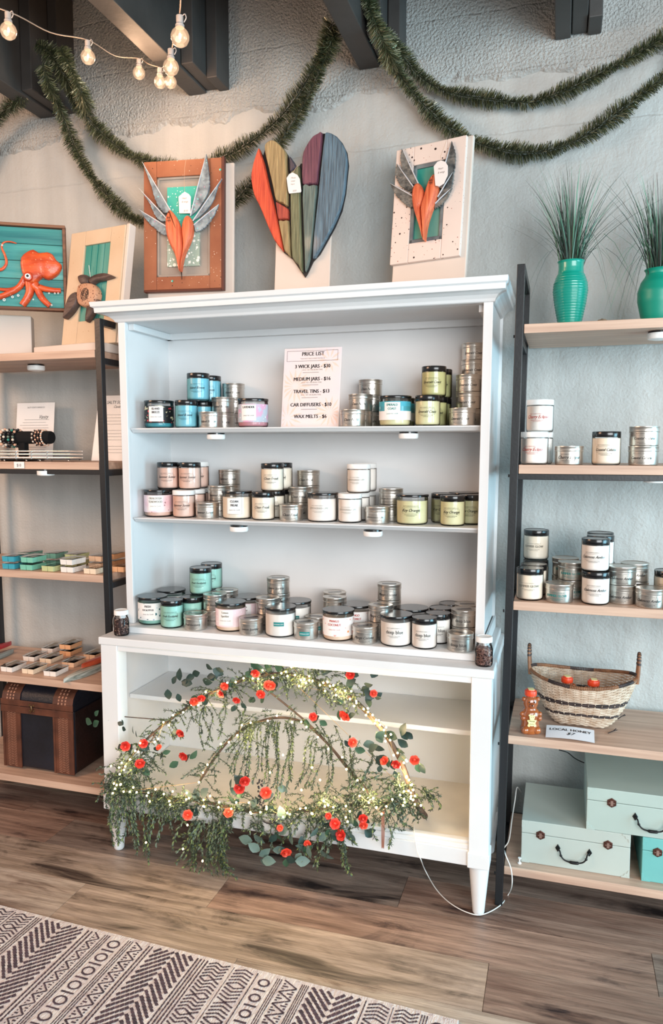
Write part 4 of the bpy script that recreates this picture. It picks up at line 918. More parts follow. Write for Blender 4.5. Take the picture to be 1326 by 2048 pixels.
m.lathe([(.0001, 0), (.019, .0005), (.022, .006), (.019, .013), (.010, .018), (.0001, .019)], 10, None, 1.0, .7)
m.v = [(x*(1+rd.uniform(-.12, .12)), y*(1+rd.uniform(-.12, .12)), z*(1+rd.uniform(-.1, .15)) if z > .002 else z) for x, y, z in m.v]
m.build('rock', mat('rock_brown', '#a08e76', .8, col2='#6f604f', vscale=60, bump=.6, bscale=120), t)
# ------------------------------------------------------------------ price list and acrylic stands
P = Plane(548, 856.5, -.285, 0, 9); P.O.z = S1+.0006; P.O.x += .004; P.O.y = -.236
t = P.root('price_list_sign', 'price list sheet in a leaning clear acrylic stand', 'sign')
wd = P.p(674, 856)[0]; hh = .236*wd/.197
wd = .188; hh = .2505
board(t, 'acrylic_sheet', -.0015, wd+.0015, 0, hh, -.002, .0015, M['acrylic'], 0)
def backdrop():
    m = mat('sheet_pink', '#f1e1dc', .6, col2='#e4dce2', vscale=7)
    return m
pg = board(t, 'printed_sheet', 0, wd, .001, hh-.001, 0, .0008, backdrop(), 0)
m = MB()   # pale sunburst leaves printed on the sheet
for cx, cz, n, L_, a0 in ((.040, .13, 16, .055, 0), (.158, .045, 14, .052, .1), (.02, .03, 10, .05, .3), (.150, .21, 10, .04, 0)):
    for i in range(n):
        a = a0+i*2*PI/n; d = Vector((math.cos(a), math.sin(a))); s_ = Vector((-d.y, d.x))
        pts = [(cx+d.x*.008, cz+d.y*.008), (cx+d.x*L_*.6+s_.x*.0035, cz+d.y*L_*.6+s_.y*.0035), (cx+d.x*L_, cz+d.y*L_), (cx+d.x*L_*.6-s_.x*.0035, cz+d.y*L_*.6-s_.y*.0035)]
        pts = [(min(max(x, .004), wd-.004), min(max(z, .004), hh-.004)) for x, z in pts]
        m.add([(x, -.0002, z) for x, z in pts], [(0, 1, 2, 3)])
m.build('printed_leaves', mat('print_peach', '#efd3c6', .6), pg)
m = MB(); rect_into(m, .009, wd-.012, hh-.042, hh-.009, .0009)
for s_, z_, sz, bo in (('PRICE LIST', hh-.025, .0165, .0006), ('3 WICK JARS - $30', hh-.064, .0150, .0006), ('MEDIUM JARS - $16', hh-.104, .0150, .0006), ('TRAVEL TINS - $13', hh-.143, .0150, .0006), ('CAR DIFFUSERS - $10', hh-.185, .0150, .0006), ('WAX MELTS - $6', hh-.222, .0150, .0006)):
    text_into(m, s_, sz*1.04, wd/2+.001, z_, bold=bo*1.1, squeeze=.92)
for z_ in (hh-.079, hh-.118, hh-.158, hh-.195): m.add([(wd*.34, 0, z_), (wd*.62, 0, z_), (wd*.62, 0, z_+.0009), (wd*.34, 0, z_+.0009)], [(0, 1, 2, 3)])
m.v = [(x, -.0005, z) for x, y, z in m.v]; m.build('lettering', M['print'], pg)
m = MB()
for s_, z_ in (('TAX NOT INCLUDED IN PRICE', hh-.036), ('14OZ / 50+ HR BURN TIME', hh-.072), ('8OZ / 45+ HR BURN TIME', hh-.112), ('8OZ / 40+ HR BURN TIME', hh-.151)): text_into(m, s_, .0058, wd/2, z_)
m.v = [(x, -.0005, z) for x, y, z in m.v]; m.build('small_print', M['print_grey'], pg)
board(t, 'acrylic_foot', 0, wd, 0, .002, .001, .06, M['acrylic'], 0)
def sheet_stand(loc, rz, lean, wd, hh, label, lines, seed):
    t = thing('acrylic_sign_stand', label, 'sign', loc, rot=(math.radians(-lean), 0, rz))
    board(t, 'acrylic_sheet', -.002, wd+.002, 0, hh+.002, -.0025, .0015, M['acrylic'], 0)
    pg = board(t, 'printed_sheet', 0, wd, .001, hh, 0, .0008, M['paper'], 0); m = MB()
    for s_, sz, x_, z_, sh in lines: text_into(m, s_, sz, x_, z_, shear=sh, squeeze=.85)
    rd = random.Random(seed)
    for i in range(13):
        z_ = hh*.70-i*hh*.048
        if i % 5 == 4: continue
        bars_into(m, wd*rd.uniform(.1, .25), wd*rd.uniform(.75, .9), z_, .0012, i)
    m.v = [(x, -.0006, z) for x, y, z in m.v]; m.build('lettering', M['print'], pg)
    s = MB().box(0, .0015, .001, .001+hh*.33, 0, .0015); s.add([(0, .001, hh), (.0015, .001, hh), (.0015, hh*.33, 0), (0, hh*.33, 0), (0, hh*.33-.0015, 0), (.0015, hh*.33-.0015, 0)], [(0, 1, 2, 3), (0, 4, 5, 1)])
    s.build('acrylic_side', M['acrylic'], t); return t
LB = RZ[1]
p = atz(150, 924, LB)
sheet_stand((-.186, -.195, LB+.0006), 0, 14, .175, .235, 'clear acrylic stand with text sheet behind the left rack post', [('SALTY SCENTS', .0155, .079, .205, .2), ('Candle Co', .013, .088, .190, .5)], 4)
sheet_stand((-.605, -.075, LB+.0006), math.radians(-3), 6, .175, .215, 'white text sheet in acrylic stand behind the bracelet display', [('SALTY SCENTS CANDLE CO', .0075, .09, .195, 0), ('Vanity', .020, .125, .155, .5)], 6)
# --- bracelets on a black T bar
vel = mat('black_velvet', '#05060a', .95)
bp = Vector((colx(70, -.20, LB+.07), -.20, LB))
t = thing('bracelet_display', 'black velvet T bar stand for bracelets', 'display', (colx(48, -.20, LB), -.20, LB+.0005))
zb = .082; L0 = colx(0, -.20, LB+zb)-.05-t.location.x; L1 = colx(96, -.22, LB+zb)-t.location.x
MB().lathe([(.0001, 0), (.021, .0005), (.0225, .004), (.0225, L1-L0-.004), (.021, L1-L0), (.0001, L1-L0)], 28, Matrix.Rotation(PI/2, 4, 'Y')).build('bar', vel, t, smooth=60, loc=(L0, 0, zb))
bev(MB().box(-.014, .014, -.012, .012, .012, zb-.01).build('upright', vel, t), .003); bev(MB().box(-.07, .06, -.04, .04, 0, .012).build('base', vel, t), .004)
BC = {'peach': mat('bead_peach', '#f0b99a', .3, coat=.5), 'cream': mat('bead_cream', '#efe0cf', .3, coat=.5), 'black': mat('bead_black', '#15141a', .2, coat=.6), 'teal': mat('bead_teal', '#2f8f7d', .3, coat=.5), 'grey': mat('bead_grey', '#6f7f72', .3, coat=.5), 'brown': mat('bead_brown', '#4a2c24', .3, coat=.5)}
def uvs(r, n=8, k=5):
    return MB().lathe([(max(.0001, r*math.sin(PI*i/k)), -r*math.cos(PI*i/k)) for i in range(k+1)], n)
SPH = {}
def sph(m, r, key):
    kk = (key, round(r, 5))
    if kk not in SPH: SPH[kk] = uvs(r).mesh('bead', m, True)
    return SPH[kk]
def bracelet(cx, R, n, r, cols, label, tilt=0):
    b = thing('beaded_bracelet', label, 'bracelet', (t.location.x+cx, -.20, LB+zb-(R-.0228-r)), rot=(0, math.radians(tilt), 0), group='bracelets on the black bar')
    for i in range(n):
        a = 2*PI*i/n; c = cols[i % len(cols)]
        link('bead', sph(BC[c], r, c), b, loc=(0, R*math.sin(a), R*math.cos(a)))
    return b
x_ = lambda u: colx(u, -.225, LB+zb)-t.location.x
for u_, R, n, r, cols, lab in ((1, .0300, 16, .0058, ['peach', 'cream'], 'peach and cream beaded bracelet, leftmost on the black bar'), (9, .0300, 18, .0050, ['black', 'black', 'cream'], 'black beaded bracelet with letter beads beside the peach one'),
        (18, .0300, 18, .0050, ['black', 'teal', 'grey', 'black'], 'black bracelet with teal and grey beads, middle of left cluster'), (27, .0300, 18, .0050, ['black', 'peach', 'black', 'cream', 'grey'], 'black bracelet with peach beads, right of the left cluster')):
    bracelet(x_(u_), R, n, r, cols, lab)
for i, (u_, cols, lab) in enumerate(((64, ['cream', 'brown'], 'small cream and brown bracelet, first of the right cluster'), (70, ['brown', 'peach'], 'small brown and peach bracelet, second of right cluster'),
        (76, ['peach', 'black', 'brown'], 'small peach and black bracelet, third of right cluster'), (82, ['cream', 'peach'], 'small cream bracelet nearest the bar end'))):
    bracelet(x_(u_), .0268, 24, .0034, cols, lab, -8)
# --- silver wire tray
t2 = thing('silver_tray', 'low silver wire tray in front of the bracelet display', 'tray', (colx(70, -.29, LB), -.29, LB+.0005))
sil = mat('silver_metal', '#e4e4e2', .18, metal=1); a0 = colx(0, -.30, LB)-t2.location.x-.05; a1 = colx(150, -.30, LB)-t2.location.x
for z_ in (.012, .0235, .034):
    o = MB().box(a0, a1, -.035, -.032, z_-.002, z_+.002); o.box(a0, a1, .032, .035, z_-.002, z_+.002); o.box(a1-.003, a1, -.032, .032, z_-.002, z_+.002); o.box(a0, a0+.003, -.032, .032, z_-.002, z_+.002)
    bev(o.build('wire_rail', sil, t2), .0008)
for fx in (-.05, .012, .075): bev(MB().box(fx, fx+.005, -.0365, -.0355, .008, .037).build('upright', sil, t2), .0005)
MB().box(a0+.003, a1-.003, -.032, .032, .0065, .0085).build('tray_floor', M['black'], t2)
for fx in (-.10, -.01, .045, a1-.01):
    for fy in (-.03, .03): link('ball_foot', cached('bf', lambda: uvs(.0032, 10, 6).mesh('ball_foot', sil, True)), t2, loc=(fx, fy, .0034))
t3 = thing('price_tag', 'white ten dollar price tag on the shelf edge', 'tag', (colx(38, -.372, LB-.012), -.3712, LB-.0215))
bev(MB().box(-.020, .020, -.0008, 0, 0, .022).build('card', M['paper'], t3), .0002)
m = MB(); text_into(m, '$10', .014, 0, .006, squeeze=.85); m.v = [(x, -.0012, z) for x, y, z in m.v]; m.build('lettering', M['print'], t3)
# ------------------------------------------------------------------ wax melts
MELT = {'blue': '#3fa3b8', 'mint': '#7cc7b0', 'lime': '#c6cf9a', 'white': '#f1ece6', 'cream': '#efdcc2', 'orange': '#e7b083', 'sage': '#6c9c8c', 'peach': '#e9c3a2', 'tan': '#dca578'}
MM = {k: mat('melt_'+k, v, .4, coat=.4, var=.04) for k, v in MELT.items()}
clam = glass('clam_plastic', amount=.10)
def melt(u, v, Z, col, label, lvl=0, paper=False, y=None, grp='wax melts on the rack'):
    p = atz(u, v, Z) if y is None else Vector((colx(u, y, Z), y, Z))
    t = thing('wax_melt_pack', label, 'wax melt', (p.x, max(p.y, -.362), Z+.0005+lvl*.0245), random.uniform(-.05, .05), group=grp)
    def cube():
        m = MB()
        m.add([(.0012, .0012, 0), (.0228, .0012, 0), (.0228, .0228, 0), (.0012, .0228, 0), (.0002, .0002, .018), (.0238, .0002, .018), (.0238, .0238, .018), (.0002, .0238, .018)], [(0,3,2,1),(4,5,6,7),(0,1,5,4),(1,2,6,5),(2,3,7,6),(3,0,4,7)])
        return m.mesh('wax_cube', MM[col])
    me = cached(('cube', col), cube)
    for i in range(2):
        for j in range(3): bevo = link('wax_cube', me, t, loc=(i*.0245, j*.0245, .0005))
    o = MB().box(-.003, .052, -.003, .0765, .0188, .0198); o.box(-.0005, .0495, -.0005, .074, .0199, .0236); o.box(-.009, -.003, .02, .05, .0188, .0194)
    link('clear_lid', cached('clam', lambda: o.mesh('clear_lid', clam)), t)
    if paper: link('paper_label', cached('mlab', lambda: MB().box(.016, .034, .015, .062, .0237, .0239).mesh('paper_label', M['print_grey'])), t)
    return t
z = RZ[2]; g1 = 'wax melts on the upper shelf'
for u, y, lvl, c, lab in ((4.5, -.355, 0, 'blue', 'blue wax melt pack, lower of the pair at left edge'), (4.5, -.352, 1, 'blue', 'blue wax melt pack, upper of the pair at left edge'),
    (40, -.355, 0, 'mint', 'mint wax melt pack, lower of the front mint pair'), (42, -.35, 1, 'mint', 'mint wax melt pack, upper of the front mint pair'),
    (83, -.355, 0, 'lime', 'pale lime wax melt pack alone in the front row'), (121, -.356, 0, 'white', 'white wax melt pack, lower of the front white pair'), (120.5, -.352, 1, 'white', 'white wax melt pack, upper of the front white pair'),
    (167, -.358, 0, 'cream', 'cream wax melt pack at the front right by the post'), (36, -.255, 0, 'blue', 'blue wax melt pack lower in the rear row'), (36, -.255, 1, 'sage', 'grey green wax melt pack upper in the rear row at left'),
    (88, -.25, 0, 'sage', 'grey green wax melt pack lower behind the mint pair'), (88, -.25, 1, 'sage', 'grey green wax melt pack upper behind the mint pair'), (130, -.25, 0, 'lime', 'yellow green wax melt pack lower behind the white pair'),
    (130, -.25, 1, 'lime', 'yellow green wax melt pack upper behind the white pair'), (176, -.26, 0, 'peach', 'peach wax melt pack lower behind the cream one'), (178, -.26, 1, 'peach', 'peach wax melt pack upper behind the cream one'),
    (205, -.2, 0, 'tan', 'orange wax melt pack lower behind the rack post'), (205, -.2, 1, 'tan', 'orange wax melt pack upper behind the rack post'), (222, -.30, 0, 'orange', 'orange wax melt pack right beside the rack post')):
    melt(u, 0, z, c, lab, lvl, False, y, g1)
z = RZ[3]; g2 = 'wax melts on the lower shelf'
for u, v, lvl, c, lab in ((1.3, 1343, 0, 'white', 'white labelled wax melt pack, front row left'), (43.5, 1347, 0, 'cream', 'cream labelled wax melt pack, front row second'), (87, 1352, 0, 'white', 'white labelled wax melt pack, nearest the shelf edge'),
    (46, 1322, 0, 'white', 'white labelled wax melt pack in second row left'), (79, 1326, 0, 'cream', 'cream labelled wax melt pack in second row centre'), (124, 1334, 0, 'peach', 'peach labelled wax melt pack in second row right'),
    (83, 1305.5, 0, 'white', 'white labelled wax melt pack in rear row'), (119, 1311, 0, 'orange', 'orange wax melt pack, lower of the rear pair'), (119, 1311, 1, 'orange', 'orange wax melt pack, upper of the rear pair'), (167, 1318, 0, 'peach', 'tan labelled wax melt pack alone at the right')):
    melt(u, v, z, c, lab, lvl, True, None, g2)
# painted wooden feathers / leaves lying on the shelf
def wood_leaf(u0, v0, u1, v1, Z, wd, col1, col2, label, lift=0):
    a, b = atz(u0, v0, Z), atz(u1, v1, Z); d = b-a; L_ = d.length; ang = math.atan2(d.y, d.x)
    t = thing('painted_wood_leaf', label, 'ornament', (a.x, a.y, Z+.0006+lift), ang)
    prof = [(0, 0), (.15, .55), (.4, 1), (.7, .85), (.9, .5), (1, .1)]
    pl = [(L_*x, wd/2*y) for x, y in prof] + [(L_*x, -wd/2*y) for x, y in prof[::-1][:-1]]
    MB().prism(smooth_poly(pl, 3), 0, .014, None, .004).build('leaf_body', wood('leaf_'+label[:9], col1, col2, .35, 'x', 1.5, .5, .4), t, smooth=50)
wood_leaf(127, 1366, 215, 1330, z, .05, '#55655c', '#e1e6df', 'grey green painted wooden leaf with white streaks by hutch post')
wood_leaf(163, 1345, 222, 1322, z, .035, '#d0542f', '#a63a20', 'orange painted wooden leaf behind the grey green one', .015)
wood_leaf(-40, 1330, 27, 1305, z, .035, '#9aa3a0', '#5f6a68', 'grey painted wooden leaf at left edge of the shelf')
wood_leaf(-42, 1318, 23, 1297, z, .032, '#b5202b', '#7d1a22', 'red painted wooden leaf at the left edge', .015)
# ------------------------------------------------------------------ leather chest
z = RZ[4]; cx0, cx1 = -.494, -.198; W_ = cx1-cx0
t = thing('storage_chest', 'dark leather storage chest with brown woven pattern straps', 'chest', (cx0, -.318, z+.0005))
D_, hb_, ht_ = .215, .232, .315; LE = mat('chest_leather', '#171c28', .45, col2='#0c0f18', vscale=8, bump=.3, bscale=120); LS = mat('chest_side', '#2a1512', .4, col2='#120b0c', vscale=10, bump=.3)
ST = mat('strap_leather', '#6b3f2e', .4, col2='#3d231b', vscale=14, bump=.25, bscale=80, coat=.2)
def arc(off=0, n=10):   # lid section in y,z from the front seam over the top
    pts = [(0-off, hb_), (0-off, hb_+.02)]
    for i in range(n+1):
        a = PI-PI*i/n; pts.append((D_/2+(D_/2+off)*math.cos(a), hb_+.02+(ht_-hb_-.02+off)*math.sin(a)))
    pts += [(D_+off, hb_)]; return pts
m = MB().box(0, W_, 0, D_, .008, hb_-.001); bev(m.build('body', LE, t), .006)
for nm, xa, xb, off, mm in (('lid', 0, W_, 0, LE),):
    pr = arc(off); k = len(pr); vs = [(xa, y, q) for y, q in pr]+[(xb, y, q) for y, q in pr]
    MB().add(vs, [tuple(range(k)), tuple(range(2*k-1, k-1, -1))]+[(i, i+k, (i+1) % k+k, (i+1) % k) for i in range(k)]).build(nm, mm, t, smooth=40)
bev(MB().box(W_+.0004, W_+.0025, .004, D_-.004, .012, hb_-.004).build('side_panel', LS, t), .001)
def strap(xa, xb):
    m = MB().box(xa, xb, -.0035, -.0003, .006, hb_+.02); pr = arc(.0035)[1:-1]; pi = arc(.0004)[1:-1]; k = len(pr)
    vs = [(xa, y, q) for y, q in pr]+[(xb, y, q) for y, q in pr]
    m.add(vs, [(i, i+k, i+1+k, i+1) for i in range(k-1)]); s = m.build('strap', ST, t)
    w = MB(); n = int((hb_-.02)/.0062)      # woven hatch: short slanted stitches in three columns
    for i in range(n):
        for j in range(3):
            x_ = xa+(xb-xa)*(.26+.17*j); zz = .014+i*.0062; sg = 1 if j % 2 else -1; wd = (xb-xa)*.15
            w.add([(x_, -.0042, zz), (x_+wd, -.0042, zz+.004*sg), (x_+wd, -.0042, zz+.004*sg+.0018), (x_, -.0042, zz+.0018)], [(0, 1, 2, 3)])
    for i in range(9):
        (y0, z0), (y1, z1) = arc(.0045)[2+i//2], arc(.0045)[3+i//2]; f = .5*(i % 2); yy, zz = y0+(y1-y0)*f, z0+(z1-z0)*f
        for j in range(3):
            x_ = xa+(xb-xa)*(.26+.17*j); w.add([(x_, yy, zz), (x_+.006, yy, zz), (x_+.006, yy+(y1-y0)*.3, zz+(z1-z0)*.3), (x_, yy+(y1-y0)*.3, zz+(z1-z0)*.3)], [(0, 1, 2, 3)])
    sw_ = w.build('woven_stitching', mat('stitch_copper', '#b58670', .4, metal=.3), s); sw_['kind'] = 'stuff'
    r_ = MB()
    for i in range(6): r_.lathe([(.0022, 0), (.0015, .0015), (.0001, .002)], 8, Matrix.Translation((xb-.004, -.0036, .02+i*.038)) @ MXZ)
    for e in (xa, xb-.008): r_.box(e, e+.008, -.0048, -.0036, .006, hb_+.018)
    r_.build('rivets_and_edges', ST, s)
strap(.002, .078); strap(W_-.083, W_-.002)
bev(MB().box(-.001, W_+.001, -.0075, -.0045, hb_-.026, hb_-.002).build('seam_band', ST, t), .001); bev(MB().box(-.001, W_+.001, -.0075, -.0045, hb_, hb_+.020).build('seam_band', ST, t), .001)
brs = mat('old_brass', '#8d7352', .35, metal=.9)
cl_ = MB(); 
for a in range(4): cl_.lathe([(.004, 0), (.003, .002), (.0001, .0025)], 8, Matrix.Translation((W_*.44+(-.008 if a % 2 else .008), -.0078, hb_+(.007 if a < 2 else -.012))) @ MXZ)
cl_.tube([(W_*.44, -.011, hb_+.006), (W_*.44+.004, -.013, hb_-.004), (W_*.44, -.012, hb_-.014), (W_*.44-.005, -.010, hb_-.018)], .0022, 8); cl_.build('clasp', brs, t, smooth=50)
for fx in (.02, W_-.02):
    for fy in (.02, D_-.02): MB().lathe([(.006, 0), (.006, .008)], 10).build('foot', M['black'], t, loc=(fx, fy, 0))
# ------------------------------------------------------------------ rug
A_ = atz(0, 1815, 0); B_ = atz(900, 2042, 0); RE_ = (B_-A_); rl = RE_.length; RE_ = RE_/rl; rugang = math.atan2(RE_.y, RE_.x)
t = thing('woven_rug', 'flat woven grey rug with dark geometric bands on the floor', 'rug', (A_.x, A_.y, .0012), rugang)
RL, RW = 1.75, 1.0
rb = mat('rug_yarn', '#e2dad6', .95, col2='#cbbcbb', vscale=90, bump=.9, bscale=260, stretch=(1, .35, 1)); rd_ = mat('rug_dark_yarn', '#3b3038', .95, col2='#5b4650', vscale=70, bump=.8, bscale=260)
nb = 90; m = MB()
for i in range(nb):   # ribbed weave: shallow ridges
    s0 = -.45+i*RL/nb; m.box(s0, s0+RL/nb-.0006, -RW, 0, 0, .006+(.0004 if i % 2 else 0))
m.box(-.45, -.45+RL, -RW, 0, 0, .0055).build('rug_body', rb, t)['kind'] = 'stuff'
fr = MB(); rd = random.Random(11)
for i in range(900):
    s = -.45+RL*i/900; fr.add([(s, -.006, .0066), (s+.0022, -.006, .0066), (s+.0015+rd.uniform(-.001, .001), .004+rd.uniform(0, .004), .001), (s+.0002, .003, .001)], [(0, 1, 2, 3)])
f_ = fr.build('fringe', rb, t); f_['kind'] = 'stuff'
pm = MB(); ZR = .0070
def stroke(a, b, w_, dash=.011, gap=.0007):
    a, b = Vector(a), Vector(b); d = b-a; L_ = d.length
    if L_ < 1e-4: return
    d /= L_; n = Vector((-d.y, d.x))*w_/2; k = max(1, int(L_/dash)); st = L_/k
    for i in range(k):
        j = rd.uniform(-.0005, .0005); p, q = a+d*(i*st), a+d*((i+1)*st-gap); nn = n*rd.uniform(.8, 1.1)
        pm.add([(*(p-nn), ZR), (*(q-nn+n*.3), ZR), (*(q+nn+n*.3), ZR), (*(p+nn), ZR)], [(0, 1, 2, 3)])
def sx_(u): return (atz(u, 1815+u*.2522, 0)-A_).dot(RE_)
T0, T1 = .012, .80
def lines_band(s0, s1, n):
    for i in range(n):
        s = s0+(s1-s0)*(i+.5)/n; stroke((s, -T0), (s, -T1), (s1-s0)/n*.45)
def chevron(s0, s1, sgn=1, pitch=.020, w_=.0085):
    c = (s0+s1)/2; h = (s1-s0)/2*.95; k = int((T1-T0)/pitch)+8
    for i in range(-6, k):
        t0 = -T0-i*pitch
        for sd in (-1, 1):
            e = t0-sgn*h*1.0; a, b = Vector((c+sd*.003, t0)), Vector((c+sd*h, e))
            # clip to the rug
            if max(a.y, b.y) > -T0:
                if min(a.y, b.y) > -T0: continue
                f = (-T0-a.y)/(b.y-a.y); cpt = a+(b-a)*f
                if a.y > -T0: a = cpt
                else: b = cpt
            stroke(a, b, w_)
def zigtri(s0, s1, pitch=.040):
    n = int((T1-T0)/pitch); a0 = s0+(s1-s0)*.08; a1 = s1-(s1-s0)*.08
    for i in range(n):
        t0 = -T0-i*pitch; tm = t0-pitch/2; t1 = t0-pitch
        stroke((a0, t0), (a1, tm), .0045); stroke((a1, tm), (a0, t1), .0045)
        for q in range(3): stroke((a0+.002, tm+pitch*.20-q*pitch*.2), (a0+(a1-a0)*(.45 if q == 1 else .22), tm+pitch*.20-q*pitch*.2), .0045)
        for q in range(3): stroke((a1-.002, t1+pitch*.2-q*pitch*.2), (a1-(a1-a0)*(.45 if q == 1 else .22), t1+pitch*.2-q*pitch*.2), .0045)
def iobars(s0, s1, pitch=.052):
    n = int((T1-T0)/pitch); c = (s0+s1)/2; R = (s1-s0)*.30
    for i in range(n):
        tc_ = -T0-(i+.5)*pitch; P_ = [(c+R*math.cos(a*PI/5)*1.1, tc_+R*.95*math.sin(a*PI/5)) for a in range(10)]
        for j in range(10): stroke(P_[j], P_[(j+1) % 10], .0052, .02, .0002)
        tb = tc_-pitch/2; stroke((c-R*1.25, tb), (c+R*1.25, tb), .0055)
def herring(s0, s1):
    n = max(2, int((s1-s0)/.017)); wd = (s1-s0)/n; p = .0115; k = int((T1-T0)/p)
    for j in range(n):
        for i in range(k):
            t0 = -T0-i*p; a, b = s0+j*wd, s0+(j+1)*wd
            if ((i//5)+j) % 2: stroke((a, t0), (b, t0-p*.9), .0048, .006)
            else: stroke((a, t0-p*.9), (b, t0), .0048, .006)
U = sx_
bands = [('h', -160, -70), ('l', -66, -50, 2), ('c', -48, 0), ('h', 2, 34), ('l', 36, 40, 1), ('h', 42, 76), ('l', 78, 92, 3), ('c', 94, 178, -1), ('l', 180, 194, 2), ('z', 195, 214), ('l', 215, 228, 3), ('i', 229, 260), ('l', 261, 274, 3), ('z', 275, 300), ('l', 301, 314, 2),
    ('c', 316, 396, 1), ('l', 398, 424, 4), ('h', 426, 466), ('l', 472, 475, 1), ('h', 478, 514), ('l', 518, 523, 1), ('i', 525, 556), ('l', 558, 570, 3), ('z', 571, 606), ('l', 607, 623, 4), ('c', 625, 730, -1), ('l', 733, 738, 1), ('h', 742, 784), ('l', 788, 791, 1), ('h', 795, 842), ('l', 844, 860, 3), ('i', 862, 900)]
for bnd in bands:
    a, b = U(bnd[1]), U(bnd[2])
    {'h': lambda: herring(a, b), 'l': lambda: lines_band(a, b, bnd[3]), 'c': lambda: chevron(a, b, bnd[3] if len(bnd) > 3 else 1), 'z': lambda: zigtri(a, b), 'i': lambda: iobars(a, b)}[bnd[0]]()
pm.build('woven_pattern', rd_, t)['kind'] = 'stuff'
# ------------------------------------------------------------------ spice jars
def spice(u, v, label, handle):
    p = atz(u, v, H1); y = min(p.y+.022, -.409); t = thing('spice_jar', label, 'jar', (colx(u, y, H1), y, H1+.0006), -.3, group='spice jars on the cabinet top')
    MB().lathe([(.0001, .0), (.021, 0), (.0235, .003), (.024, .01), (.024, .045), (.0215, .055), (.0195, .060), (.0195, .068)], 32).build('glass', M['glass'], t, smooth=50)
    rd = random.Random(u); m = MB()
    for i in range(260):
        a = rd.uniform(0, 2*PI); r_ = .0205*math.sqrt(rd.random()) if rd.random() < .3 else rd.uniform(.0175, .0205); zz = rd.uniform(.004, .050)
        s = rd.uniform(.0018, .0032); M4 = Matrix.Translation((r_*math.cos(a), r_*math.sin(a), zz)) @ Matrix.Rotation(rd.uniform(0, 3), 4, 'X') @ Matrix.Rotation(rd.uniform(0, 3), 4, 'Z')
        m.cur = rd.choice((0, 0, 1, 2)); m.add([(s*1.5, 0, 0), (0, s, 0), (-s*1.5, 0, 0), (0, -s, 0), (0, 0, s), (0, 0, -s)], [(0,1,4),(1,2,4),(2,3,4),(3,0,4),(1,0,5),(2,1,5),(3,2,5),(0,3,5)], M4)
    m.lathe([(.0001, .004), (.018, .004), (.018, .048), (.0001, .048)], 16)
    m.build('spice', [mat('spice_dark', '#35211f', .6), mat('spice_mid', '#6a4a42', .6), mat('spice_light', '#a07f70', .6)], t)['kind'] = 'stuff'
    MB().lathe([(.0205, .0655), (.0225, .066), (.0225, .078), (.021, .080), (.0185, .0802), (.018, .079), (.0001, .079)], 32).build('lid', M['white_pure'], t, smooth=40)
    if handle: MB().tube(spline([(-.018, 0, .058), (-.030, -.004, .054), (-.033, -.006, .035), (-.030, -.004, .018), (-.024, 0, .014)], 5), .0016, 8).build('handle', M['glass'] if 0 else M['tin'], t, smooth=60)
    else:
        m = MB(); m.tube([(.010*math.cos(a*PI/10), 0, .030+.013*math.sin(a*PI/10)) for a in range(21)], .0006, 5); text_into(m, 'JAR', .0075, 0, .027, shear=.3); m.v = [(x+.004, y, z) for x, y, z in m.v]
        bend(m, .0243).build('embossed_emblem', M['glass'], t)
spice(243.4, 1272.6, 'small glass jar of dark spice with handle, left end of cabinet top', True)
spice(967.5, 1333.5, 'small glass jar of dark spice with white lid, right end', False)
